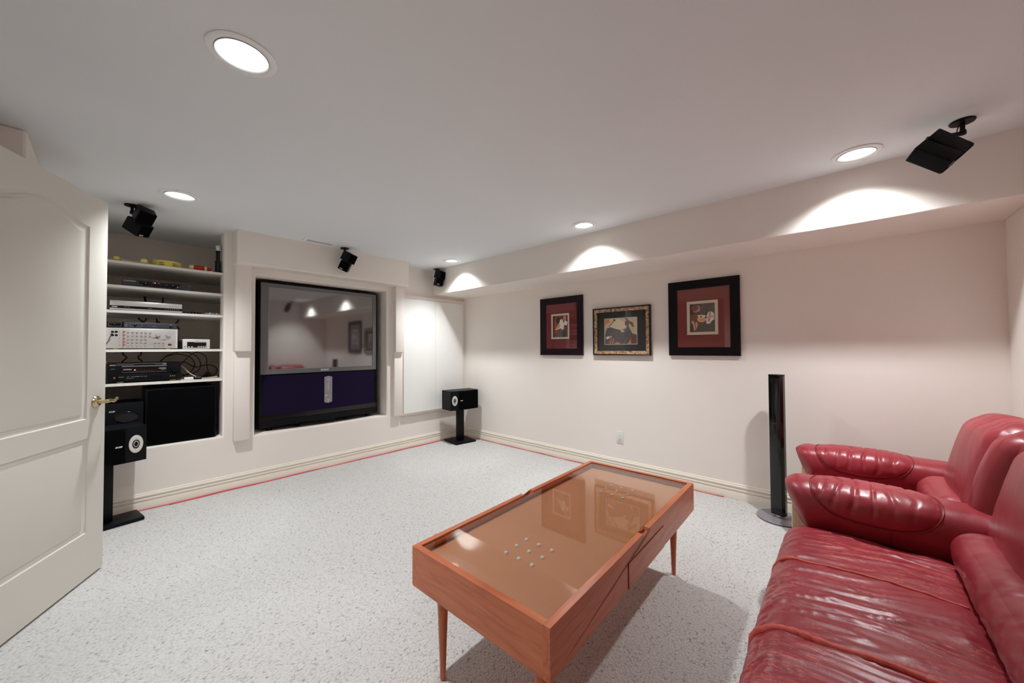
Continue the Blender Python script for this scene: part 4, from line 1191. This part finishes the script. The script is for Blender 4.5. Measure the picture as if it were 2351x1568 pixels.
# ------------------------------------------------------------------ speakers on stands
def stand_speaker(cx, cy, rot, side, post_dx, post_dy, bx, by, bd, labS, labP):
    """side=-1: the silver horn is at the left end of the front, +1: at the right end"""
    st = thing('speaker_stand', labS, 'speaker stand', (cx, cy, 0), rot, group='speaker stands')
    bm = BM(); box(bm, -0.150, 0.150, -bd / 2, bd / 2, 0.004, 0.026, bev=0.004); obj('base_plate', bm, m_vinyl, st, smooth=True, angle=40)
    bm = BM(); box(bm, post_dx - 0.0475, post_dx + 0.0475, post_dy - 0.025, post_dy + 0.025, 0.026, 0.424, bev=0.004); obj('post', bm, m_black, st, smooth=True, angle=40)
    bm = BM(); box(bm, post_dx - 0.09, post_dx + 0.09, post_dy - 0.07, post_dy + 0.07, 0.424, 0.433, bev=0.002); obj('top_plate', bm, m_black, st, smooth=True, angle=40)
    for sx in (-0.135, 0.135):
        for sy in (-bd / 2 + 0.015, bd / 2 - 0.015):
            bm = BM(); cyl(bm, (sx, sy, 0), (sx, sy, 0.005), 0.007, n=12); obj('spike', bm, m_chrome, st)
    R = Matrix.Rotation(rot, 4, 'Z')
    sp = thing('bookshelf_speaker', labP, 'speaker', R @ Vector((bx, by, 0)) + Vector((cx, cy, 0.4335)), rot, group='bookshelf speakers on stands')
    W2, DP, HH = 0.203, 0.105, 0.240
    # body: the front bulges and the horn end is chamfered
    def front(u):  # u -1..1 -> y of the front
        return -DP - 0.012 - 0.022 * (1 - u * u)
    body = [(-W2, DP), (W2, DP), (W2, -DP + 0.012)]
    N = 12
    fr = [(W2 * (1 - 2 * i / N), front(1 - 2 * i / N) + 0.010) for i in range(N + 1)]
    body = [(-W2, DP), (W2, DP)] + fr
    bm = BM(); prism(bm, body, lambda u, v: (u, v, 0), lambda u, v: (u, v, HH)); fix(bm)
    obj('cabinet', bm, m_vinyl, sp, smooth=True, angle=30)
    u0, u1 = (-0.46, 0.985) if side < 0 else (-0.985, 0.46)
    bm = BM()
    us = [u0 + (u1 - u0) * i / 10 for i in range(11)]
    poly = [(W2 * u, front(u)) for u in us] + [(W2 * u, front(u) + 0.012) for u in us[::-1]]
    prism(bm, poly, lambda u, v: (u, v, 0.008), lambda u, v: (u, v, HH - 0.008)); fix(bm)
    obj('grille', bm, m_cloth, sp, smooth=True, angle=30)
    # silver horn
    uc = side * 0.725
    yc = front(uc) + 0.010; xc = W2 * uc
    nx = -0.30 * (-side) * 0 + (front(uc + 0.01) - front(uc - 0.01)) / (W2 * 0.02)
    nrm = Vector((nx, -1, 0)).normalized(); tg = Vector((1, nx, 0)).normalized()
    def hv(a, k, d): 
        p = Vector((xc, yc, HH * 0.5)) + tg * math.cos(a) * 0.037 * k + Vector((0, 0, 1)) * math.sin(a) * 0.061 * k + nrm * d
        return p
    bm = BM(); rings = []
    for (k, d) in ((1.0, 0.0005), (1.0, 0.004), (0.93, 0.0055), (0.6, 0.003), (0.46, 0.0015)):
        rings.append([bm.verts.new(hv(2 * PI * i / 36, k, d)) for i in range(36)])
    for q in range(4):
        for i in range(36): bm.faces.new((rings[q][i], rings[q][(i + 1) % 36], rings[q + 1][(i + 1) % 36], rings[q + 1][i]))
    bm.faces.new(rings[4]); fix(bm)
    hn = obj('horn', bm, m_silver, sp, smooth=True, angle=40)
    bm = BM()
    tube(bm, [hv(2 * PI * i / 28, 0.44, 0.0035) for i in range(28)], 0.0026, n=6, closed=True)
    tube(bm, [hv(2 * PI * i / 28, 0.20, 0.0035) for i in range(28)], 0.0022, n=6, closed=True)
    A2 = [bm.verts.new(hv(2 * PI * i / 28, 0.45, 0.0022)) for i in range(28)]; bm.faces.new(A2)
    obj('tweeter', bm, m_black, hn, smooth=True, angle=40)
    bm = BM(); tube(bm, [hv(2 * PI * i / 28, 0.31, 0.0036) for i in range(28)], 0.0022, n=6, closed=True); obj('tweeter_ring', bm, m_silver, hn, smooth=True)
    ul = side * 0.30
    nxl = (front(ul + 0.01) - front(ul - 0.01)) / (W2 * 0.02)
    text(sp, 'BOSE', 0.0135, facing((W2 * ul, front(ul) - 0.0012, HH * 0.49), (1, nxl, 0), UZ), m_print, bold=0.0006, shear=0.3)
    return st, sp
stand_speaker(3.092, 3.700, math.radians(-8.5), -1, 0.0, 0.0, -0.02, -0.035, 0.30, 'black speaker stand in the far corner beside the white panels', 'black speaker with silver horn on the stand in the far corner')
stand_speaker(0.030, 3.772, math.radians(9.0), 1, -0.040, 0.0, -0.055, -0.022, 0.205, 'black speaker stand half hidden behind the door edge', 'black speaker with silver horn half hidden by the door')

# ------------------------------------------------------------------ television
YV = 4.05
t = thing('television', 'big old rear-projection television with purple speaker cloth in wall recess', 'television', (0, 0, 0))
bm = BM(); box(bm, 0.957, 2.130, YV, 4.60, 0.462, 1.860, bev=0.012); obj('cabinet', bm, m_black, t, smooth=True, angle=40)
def frame(bm, x0, x1, z0, z1, wl, wr, wt, wb, y0, y1, slope=0.0):
    O = [(x0, z0), (x1, z0), (x1, z1), (x0, z1)]; I = [(x0 + wl, z0 + wb), (x1 - wr, z0 + wb), (x1 - wr, z1 - wt), (x0 + wl, z1 - wt)]
    of = [bm.verts.new((a, y0, b2)) for a, b2 in O]; inn = [bm.verts.new((a, y0 + slope, b2)) for a, b2 in I]
    ob = [bm.verts.new((a, y1, b2)) for a, b2 in O]; ib = [bm.verts.new((a, y1, b2)) for a, b2 in I]
    for i in range(4):
        j = (i + 1) % 4
        bm.faces.new((of[i], of[j], inn[j], inn[i])); bm.faces.new((of[j], of[i], ob[i], ob[j])); bm.faces.new((inn[i], inn[j], ib[j], ib[i]))
    fix(bm)
bm = BM(); frame(bm, 0.965, 2.108, 0.969, 1.840, 0.062, 0.037, 0.040, 0.044, YV - 0.012, YV + 0.002, 0.003)
bz = obj('bezel', bm, m_bezel, t)
bm = BM(); frame(bm, 1.024, 2.074, 1.010, 1.803, 0.005, 0.004, 0.004, 0.004, YV - 0.0125, YV + 0.001)
obj('inner_rim', bm, m_grey, bz)
bm = BM(); box(bm, 1.028, 2.071, YV - 0.004, YV + 0.001, 1.013, 1.800); obj('screen', bm, m_screen, t)
text(bz, 'SONY', 0.027, facing((1.540, YV - 0.0122, 0.9905), RX, UZ), m_print, bold=0.0008, sx=1.15)
# curved speaker cloth
def bow(x, d): return YV - d * (1 - ((x - 1.5435) / 0.6) ** 2)
xsn = [0.985 + (2.085 - 0.985) * i / 20 for i in range(21)]
bm = BM(); prism(bm, [(x, bow(x, 0.035) - 0.004) for x in xsn] + [(x, YV + 0.001) for x in xsn[::-1]], lambda u, v: (u, v, 0.585), lambda u, v: (u, v, 0.957)); fix(bm)
obj('speaker_cloth', bm, m_purple, t, smooth=True, angle=30)
xsn = [0.962 + (2.126 - 0.962) * i / 20 for i in range(21)]
bm = BM(); prism(bm, [(x, bow(x, 0.04) - 0.003) for x in xsn] + [(x, YV + 0.001) for x in xsn[::-1]], lambda u, v: (u, v, 0.530), lambda u, v: (u, v, 0.585)); fix(bm)
obj('lower_panel', bm, m_blackgloss, t, smooth=True, angle=30)
bm = BM(); prism(bm, [(x, bow(x, 0.07) - 0.006) for x in xsn] + [(x, YV + 0.05) for x in xsn[::-1]], lambda u, v: (u, v, 0.482), lambda u, v: (u, v, 0.532)); fix(bm)
obj('base_moulding', bm, m_vinyl, t, smooth=True, angle=30)
bm = BM(); box(bm, 1.48, 1.62, YV - 0.068, YV, 0.468, 0.482); obj('flap', bm, m_vinyl, t)
for x in (1.05, 1.30, 1.78, 2.03):
    for y in (YV + 0.04, YV + 0.45):
        bm = BM(); cyl(bm, (x, y, TZ0), (x, y, 0.466), 0.022, n=16); obj('caster', bm, m_black, t)
# control panel strip
yp = bow(1.563, 0.035) - 0.004
bm = BM(); prism(bm, [(1.524, 0.654), (1.563, 0.642), (1.602, 0.654), (1.602, 0.916), (1.563, 0.926), (1.524, 0.916)], lambda u, v: (u, yp - 0.006, v), lambda u, v: (u, yp + 0.02, v)); fix(bm)
cp = obj('control_panel', bm, m_grey, t)
for z, w2 in ((0.893, 0.030), (0.882, 0.012), (0.866, 0.006), (0.850, 0.016), (0.834, 0.018), (0.818, 0.016), (0.802, 0.018), (0.786, 0.012), (0.772, 0.006), (0.676, 0.028), (0.668, 0.008)):
    rectface(cp, 'button_mark', 1.563 - w2 / 2, 1.563 + w2 / 2, z - 0.0018, z + 0.0018, m_print, y=yp - 0.006)
rectface(cp, 'panel_joint', 1.525, 1.601, 0.7445, 0.7462, m_darkgrey, y=yp - 0.006)
rectface(cp, 'badge', 1.532, 1.553, 0.722, 0.728, m_print, y=yp - 0.006)

# ------------------------------------------------------------------ white wall cupboard right of the recess
t = thing('wall_cupboard', 'flat white two-door wall cupboard in the far corner under the bulkhead', 'cupboard', (0, 0, 0))
YP = 3.905
bm = BM()
frame(bm, 2.372, XR - 0.001, 0.400, 1.862, 0.030, 0.040, 0.040, 0.03, YP, YT, 0.0)
obj('casing', bm, m_wall, t)
bm = BM(); box(bm, 2.374, XR - 0.002, YP + 0.004, YT - 0.001, 0.40, 1.86); obj('backing', bm, m_wall, t)
for (xa, xb) in ((2.384, 2.845), (2.8475, 3.300)):
    bm = BM(); box(bm, xa, xb, YP - 0.016, YP - 0.001, 0.428, 1.818, bev=0.0015, seg=1); obj('cupboard_door', bm, m_white, t)

# ------------------------------------------------------------------ wall outlet
t = thing('wall_outlet', 'white double power outlet low on the right wall', 'outlet', (XR, 1.6025, 0.335), -PI / 2)
bm = BM(); box(bm, -0.035, 0.035, -0.006, 0.0, -0.0575, 0.0575, bev=0.003); obj('cover_plate', bm, m_whiteplastic, t, smooth=True, angle=40)
bm = BM(); box(bm, -0.017, 0.017, -0.0085, -0.006, -0.034, 0.034, bev=0.0012); r0 = obj('receptacle', bm, m_whiteplastic, t, smooth=True, angle=40)
for s in (-1, 1):
    bm = BM()
    zc = s * 0.018
    box(bm, -0.0075, -0.0055, -0.0089, -0.0084, zc, zc + 0.008); box(bm, 0.0055, 0.0075, -0.0089, -0.0084, zc + 0.001, zc + 0.007)
    cyl(bm, (0, -0.0084, zc - 0.006), (0, -0.0089, zc - 0.006), 0.0026, n=12)
    obj('slots', bm, m_blackprint, r0)
for z in (-0.047, 0.047):
    bm = BM(); cyl(bm, (0, -0.006, z), (0, -0.0072, z), 0.0028, n=12); obj('screw', bm, m_printdim, t)

# ------------------------------------------------------------------ ceiling vent
t = thing('ceiling_vent', 'white slotted air vent in the ceiling before the header', 'vent', (1.337, 3.640, ZC))
bm = BM()
frame(bm, -0.140, 0.140, -0.052, 0.052, 0.020, 0.020, 0.016, 0.016, -0.006, -0.0003)
bmesh.ops.rotate(bm, verts=bm.verts[:], matrix=Matrix.Rotation(-PI / 2, 3, 'X'), cent=(0, 0, 0))
for v in bm.verts: v.co.z = -abs(v.co.z)
fix(bm)
obj('frame', bm, m_lampwhite, t)
bm = BM(); box(bm, -0.121, 0.121, -0.037, 0.037, -0.0012, -0.0004); obj('duct', bm, m_darkgrey, t)
sl = None
for i in range(17):
    if sl is None:
        bm = BM(); box(bm, -0.0026, 0.0026, -0.037, 0.037, -0.0055, -0.0015); sl = obj('slat', bm, m_lampwhite, t); sd = sl.data
    else:
        sl = bpy.data.objects.new('slat', sd); C.objects.link(sl); sl.parent = t
    sl.location = (-0.113 + i * 0.0141, 0, 0); sl.rotation_euler = (0, math.radians(18), 0)

# ------------------------------------------------------------------ framed pictures on the right wall
def pic(name, label, yl, yr, z0, z1, m_frame, fw, m_mat, win, border, art, depth=0.024, inner=None, m_border=None):
    """yl/yr: left/right edge in y (yl > yr) ; local u along -y"""
    t = thing(name, label, 'picture', (XR, (yl + yr) / 2, (z0 + z1) / 2), -PI / 2, group='framed pictures')
    W2 = (yl - yr) / 2; H2 = (z1 - z0) / 2
    # local frame: x to the right (=-y world), -y out of the wall
    bm = BM(); frame(bm, -W2, W2, -H2, H2, fw, fw, fw, fw, -depth, -0.001, 0.008)
    obj('frame', bm, m_frame, t)
    w2, h2 = W2 - fw, H2 - fw
    if inner:
        m_in, iw = inner
        bm = BM(); frame(bm, -w2, w2, -h2, h2, iw, iw, iw, iw, -depth + 0.005, -0.001, 0.004)
        obj('frame_inlay', bm, m_in, t); w2 -= iw; h2 -= iw
    u0, u1, v0, v1 = [(-W2 + 2 * W2 * win[0]), (-W2 + 2 * W2 * win[1]), (-H2 + 2 * H2 * win[2]), (-H2 + 2 * H2 * win[3])]
    bm = BM(); frame(bm, -w2 - 0.002, w2 + 0.002, -h2 - 0.002, h2 + 0.002, u0 + w2 + 0.002, w2 + 0.002 - u1, h2 + 0.002 - v1, v0 + h2 + 0.002, -0.0095, -0.004, 0.0)
    obj('mat_board', bm, m_mat, t)
    if border:
        bm = BM(); frame(bm, u0 - 0.0005, u1 + 0.0005, v0 - 0.0005, v1 + 0.0005, border, border, border, border, -0.0088, -0.004, 0.0015)
        obj('inner_mat', bm, m_border or m_mat_cream, t)
        u0 += border; u1 -= border; v0 += border; v1 -= border
    # printed picture: flat coloured areas
    bm = BM(); mats = []; idx = {}
    lay = 0
    for (col, poly) in art:
        if col not in idx:
            idx[col] = len(mats); mats.append(mat('print_ink', lin(*[min(255, c * 1.13 + 6) for c in col]), 0.6, var=0.10, vscale=60))
        P = [(u0 + (u1 - u0) * min(max(a, 0), 1), v0 + (v1 - v0) * min(max(b2, 0), 1)) for a, b2 in poly]
        f = bm.faces.new([bm.verts.new((a, -0.0030 - lay * 0.00006, b2)) for a, b2 in P]); f.material_index = idx[col]
        f.normal_update()
        if f.normal.y > 0: f.normal_flip()
        bmesh.ops.triangulate(bm, faces=[f])
        lay += 1
    obj('print', bm, mats, t)
    bm = BM(); box(bm, -w2, w2, -0.0128, -0.0108, -h2, h2); obj('glass', bm, m_glass, t)
    bm = BM(); box(bm, -W2 + 0.01, W2 - 0.01, -0.0025, 0.0, -H2 + 0.01, H2 - 0.01); obj('backing', bm, m_frameblack, t)
    return t
def blob(cx, cy, rx, ry, n=14, rot=0.0, wob=0.12, seed=1):
    r = random.Random(seed); out = []
    for i in range(n):
        a = 2 * PI * i / n; k = 1 + r.uniform(-wob, wob)
        x, y = rx * k * math.cos(a), ry * k * math.sin(a)
        out.append((cx + x * math.cos(rot) - y * math.sin(rot), cy + x * math.sin(rot) + y * math.cos(rot)))
    return out
FULL = [(0, 0), (1, 0), (1, 1), (0, 1)]
art1 = [((66, 48, 44), FULL), ((160, 62, 44), [(0.08, 0.2), (0.3, 0.2), (0.34, 0.6), (0.5, 0.95), (0.2, 0.98), (0.1, 0.7)]), ((120, 24, 28), [(0.62, 0.25), (0.86, 0.25), (0.9, 0.98), (0.62, 0.98)]),
        ((42, 36, 40), blob(0.36, 0.78, 0.15, 0.17, seed=2)), ((232, 214, 190), [(0.14, 0.34), (0.34, 0.36), (0.62, 0.42), (0.72, 0.66), (0.62, 0.83), (0.5, 0.82), (0.42, 0.64), (0.22, 0.44)]),
        ((206, 150, 110), [(0.18, 0.36), (0.44, 0.42), (0.50, 0.60), (0.40, 0.60), (0.24, 0.46)]), ((240, 232, 220), [(0.56, 0.34), (0.72, 0.36), (0.76, 0.62), (0.62, 0.66)]), ((236, 228, 216), [(0.72, 0.58), (0.92, 0.52), (0.97, 0.68), (0.8, 0.78)]),
        ((204, 110, 92), blob(0.78, 0.86, 0.1, 0.12, seed=5)), ((84, 84, 92), [(0.2, 0.0), (0.62, 0.0), (0.66, 0.34), (0.5, 0.36), (0.32, 0.22)]), ((150, 50, 44), [(0.12, 0.0), (0.24, 0.02), (0.40, 0.32), (0.28, 0.26)])]
art2 = [((206, 178, 146), FULL), ((196, 120, 92), [(0, 0.78), (0.16, 0.86), (0.14, 1), (0, 1)]), ((222, 200, 172), blob(0.42, 0.72, 0.24, 0.24, seed=3)),
        ((84, 68, 66), [(0, 0.36), (0.06, 0.64), (0.2, 0.66), (0.28, 0.6), (0.42, 0.58), (0.5, 0.54), (0.66, 0.6), (0.74, 0.74), (0.8, 0.56), (0.86, 0.4), (1.0, 0.34), (1, 0.0), (0, 0.0)]),
        ((66, 60, 66), [(0.02, 0.5), (0.16, 0.68), (0.34, 0.6), (0.4, 0.5), (0.2, 0.42), (0.04, 0.4)]), ((84, 60, 72), [(0.36, 0.12), (0.5, 0.5), (0.66, 0.52), (0.62, 0.2), (0.5, 0.06)]),
        ((64, 60, 72), [(0.5, 0.02), (0.62, 0.36), (0.74, 0.52), (0.84, 0.42), (0.72, 0.1), (0.66, 0.0)]), ((120, 100, 112), [(0.6, 0.02), (0.63, 0.02), (0.80, 0.40), (0.78, 0.42)]),
        ((96, 62, 64), blob(0.70, 0.80, 0.07, 0.12, seed=7)), ((110, 80, 56), [(0.62, 1.0), (0.70, 1.0), (0.93, 0.68), (0.88, 0.64)]), ((84, 58, 46), [(0.78, 0.85), (0.82, 0.86), (0.9, 0.78), (0.87, 0.75)]),
        ((214, 196, 186), [(0.49, 0.56), (0.62, 0.52), (0.60, 0.46), (0.53, 0.46)]), ((230, 224, 218), [(0.02, 0.28), (0.12, 0.32), (0.15, 0.24), (0.05, 0.18)]), ((210, 150, 140), [(0.13, 0.30), (0.22, 0.34), (0.22, 0.26), (0.15, 0.24)]),
        ((200, 116, 66), [(0.32, 0.0), (0.34, 0.08), (0.46, 0.06), (0.48, 0.0)]), ((202, 120, 76), [(0.72, 0.0), (0.82, 0.24), (0.86, 0.24), (0.82, 0.0)]), ((112, 44, 44), blob(0.90, 0.12, 0.09, 0.16, seed=9)),
        ((150, 60, 56), [(0.04, 0.02), (0.10, 0.16), (0.16, 0.16), (0.10, 0.0)]), ((190, 150, 140), [(0.14, 0.0), (0.17, 0.0), (0.22, 0.22), (0.20, 0.22)]), ((190, 150, 140), [(0.22, 0.0), (0.25, 0.0), (0.29, 0.22), (0.27, 0.22)]),
        ((70, 58, 50), [(0.12, 0.70), (0.14, 0.69), (0.30, 0.90), (0.28, 0.91)]), ((40, 34, 34), blob(0.31, 0.94, 0.035, 0.04, seed=4))]
art3 = [((92, 86, 76), FULL), ((84, 56, 52), [(0, 0.62), (0.36, 0.66), (0.42, 0.98), (0, 1)]), ((176, 130, 120), blob(0.27, 0.82, 0.15, 0.14, seed=11)), ((116, 78, 74), blob(0.20, 0.86, 0.15, 0.11, seed=12)),
        ((120, 80, 58), [(0.02, 0.42), (0.16, 0.66), (0.32, 0.64), (0.30, 0.4), (0.1, 0.36)]), ((226, 172, 134), blob(0.48, 0.46, 0.19, 0.125, seed=13, wob=0.05)), ((214, 150, 116), blob(0.50, 0.44, 0.13, 0.08, seed=18, wob=0.08)),
        ((232, 206, 186), [(0.30, 0.60), (0.5, 0.60), (0.64, 0.58), (0.6, 0.50), (0.36, 0.50)]), ((224, 206, 200), [(0.66, 0.28), (0.66, 0.54), (0.76, 0.7), (0.88, 0.7), (0.97, 0.62), (0.97, 0.42), (0.88, 0.38), (0.80, 0.28)]),
        ((70, 62, 62), [(0.74, 0.36), (0.78, 0.36), (0.84, 0.70), (0.81, 0.70)]), ((196, 160, 146), [(0.62, 0.52), (0.98, 0.58), (0.98, 0.50), (0.64, 0.45)]), ((40, 34, 34), blob(0.64, 0.50, 0.035, 0.025, seed=14)), ((44, 36, 36), blob(0.45, 0.535, 0.045, 0.02, seed=15)),
        ((218, 160, 136), [(0.06, 0.36), (0.12, 0.42), (0.18, 0.30), (0.22, 0.06), (0.16, 0.06), (0.12, 0.28)]), ((210, 148, 128), [(0.22, 0.36), (0.30, 0.34), (0.32, 0.24), (0.24, 0.08), (0.22, 0.2)]), ((74, 60, 54), [(0.0, 0.0), (0.14, 0.0), (0.12, 0.24), (0.0, 0.3)])]
pic('framed_picture', 'dark plum framed picture, maroon mat, leftmost on the right wall', 2.550, 1.996, 1.127, 1.764, m_framedark, 0.072, m_mat_maroon, (0.262, 0.690, 0.280, 0.715), 0.020, art1)
pic('framed_picture', 'wide picture in speckled gold frame with black mat, middle of three', 1.868, 1.284, 1.131, 1.600, m_frameblack, 0.012, m_mat_black, (0.196, 0.778, 0.222, 0.778), 0.006, art2, depth=0.034, inner=(m_gilt, 0.030))
pic('framed_picture', 'largest black framed picture with plum mat, nearest the tower speaker', 1.122, 0.578, 1.134, 1.772, m_frameblack, 0.070, m_mat_plum, (0.272, 0.712, 0.275, 0.722), 0.024, art3)

# ------------------------------------------------------------------ tower speaker
t = thing('tower_speaker', 'tall slim black tower speaker on a round glass foot by the sofa', 'speaker', (3.165, 0.333, 0), math.radians(-90 - 22))
bm = BM(); lathe(bm, [(0.0, 0.004), (0.132, 0.004), (0.136, 0.008), (0.132, 0.014), (0.0, 0.014)], n=56); obj('foot_plate', bm, m_grey, t, smooth=True, angle=40)
for a in (20, 140, 260):
    bm = BM(); p = (0.11 * math.cos(math.radians(a)), 0.11 * math.sin(math.radians(a)), 0); cyl(bm, p, (p[0], p[1], 0.005), 0.008, n=12); obj('pad', bm, m_black, t)
prof = [(0.045 * math.cos(a), 0.040 * math.sin(a)) for a in [PI * i / 16 for i in range(17)]]
poly = prof + [(-0.047, -0.020), (-0.036, -0.036), (0.036, -0.036), (0.047, -0.020)]
bm = BM(); prism(bm, poly, lambda u, v: (u, v, 0.034), lambda u, v: (u, v, 1.000)); fix(bm); obj('cabinet', bm, m_blackgloss, t, smooth=True, angle=30)
bm = BM(); box(bm, -0.036, 0.036, -0.041, -0.035, 0.05, 0.985, bev=0.003); obj('grille', bm, m_blackgloss, t, smooth=True, angle=40)
bm = BM(); prism(bm, [(a * 1.01, b2 * 1.01) for a, b2 in poly], lambda u, v: (u, v, 1.000), lambda u, v: (u, v, 1.008)); fix(bm); obj('top_cap', bm, m_black, t, smooth=True, angle=30)
bm = BM(); cyl(bm, (0, 0, 0.013), (0, 0, 0.036), 0.024, n=20); obj('neck', bm, m_chrome, t, smooth=True, angle=40)
bm = BM(); box(bm, -0.012, 0.012, -0.0425, -0.041, 0.665, 0.670); obj('badge', bm, m_darkgrey, t)

# ------------------------------------------------------------------ cube speakers hanging from the ceiling
def cube_speaker(label, disc, up_c, axis, f_up, f_low, csz=0.092, dep=0.112):
    """disc: mount centre on the ceiling; up_c: centre of the upper cube; axis: from upper to lower cube"""
    t = thing('ceiling_speaker', label, 'speaker', (disc[0], disc[1], ZC), group='ceiling cube speakers')
    O = Vector((disc[0], disc[1], ZC)); uc = Vector(up_c) - O
    ax = Vector(axis).normalized()
    bm = BM(); lathe(bm, [(0.0, 0.0), (0.040, 0.0), (0.041, -0.004), (0.038, -0.009), (0.0, -0.010)], n=32); fix(bm); obj('ceiling_plate', bm, m_black, t, smooth=True, angle=40)
    def cube(name, c, f):
        f = Vector(f); f = (f - ax * f.dot(ax)).normalized(); s = ax.cross(f)
        Mx = Matrix(((s.x, -f.x, -ax.x, c.x), (s.y, -f.y, -ax.y, c.y), (s.z, -f.z, -ax.z, c.z), (0, 0, 0, 1)))
        h = csz / 2; d = dep / 2
        bm = BM(); box(bm, -h, h, -d, d, -h, h, bev=0.006, seg=3); bmesh.ops.transform(bm, matrix=Mx, verts=bm.verts[:]); fix(bm)
        o = obj(name, bm, m_vinyl, t, smooth=True, angle=40)
        bm = BM(); box(bm, -h + 0.005, h - 0.005, -d - 0.002, -d + 0.001, -h + 0.005, h - 0.005, bev=0.0015); bmesh.ops.transform(bm, matrix=Mx, verts=bm.verts[:]); fix(bm)
        obj('grille', bm, m_cloth, o, smooth=True, angle=40)
        return o, Mx
    u_o, uM = cube('upper_cube', uc, f_up)
    lc = uc + ax * (csz + 0.002)
    l_o, lM = cube('lower_cube', lc, f_low)
    text(l_o, 'BOSE', 0.011, lM @ facing((0.014, -dep / 2 - 0.0024, -csz / 2 + 0.013), (1, 0, 0), (0, 0, 1)), m_print, bold=0.0005, shear=0.25)
    # stem and bracket arm to the rear of the upper cube
    back = uM @ Vector((0, dep / 2, 0.0))
    j = Vector((0, 0, -0.050))
    bm = BM(); cyl(bm, (0, 0, -0.008), j, 0.0085, n=16); cyl(bm, j + Vector((0, 0, 0.006)), j - Vector((0, 0, 0.012)), 0.012, n=16); obj('stem', bm, m_black, t, smooth=True, angle=40)
    bm = BM(); tube(bm, [j - Vector((0, 0, 0.006)), (j + back) * 0.5 + Vector((0, 0, -0.004)), back], [0.009, 0.010, 0.011], n=12); obj('bracket_arm', bm, m_black, t, smooth=True, angle=50)
    side = (back - j); side.z = 0; side = side.normalized() if side.length > 1e-4 else Vector((1, 0, 0))
    bm = BM(); tube(bm, crv([Vector((0.012, 0.008, -0.008)), j + Vector((0.020, 0.014, 0.012)), j + Vector((0.018, 0.018, -0.018)), back + Vector((0.008, 0.010, -0.02))], 6), 0.0022, n=6); obj('cord', bm, m_blackcable, t, smooth=True)
    return t
cube_speaker('black twin-cube ceiling speaker above the shelves near the door', (0.108, 3.662), (0.166, 3.590, 2.142), (-0.30, 0.50, -0.80), (0.06, -0.78, -0.62), (0.62, -0.60, -0.45))
cube_speaker('black twin-cube ceiling speaker in front of the television header', (1.588, 3.680), (1.602, 3.615, 2.116), (-0.25, 0.40, -0.88), (0.30, -0.9, -0.4), (-0.60, -0.8, -0.4))
cube_speaker('black twin-cube ceiling speaker in the far corner by the bulkhead', (2.797, 3.800), (2.795, 3.725, 2.132), (-0.16, 0.12, -0.98), (0.12, -1.0, -0.05), (-0.35, -1.0, -0.1))
cube_speaker('black twin-cube ceiling speaker hanging over the sofa', (2.577, -0.430), (2.505, -0.366, 2.096), (-0.56, 0.55, -0.62), (0.10, -0.70, -0.71), (0.02, -0.74, -0.68), csz=0.072, dep=0.145)
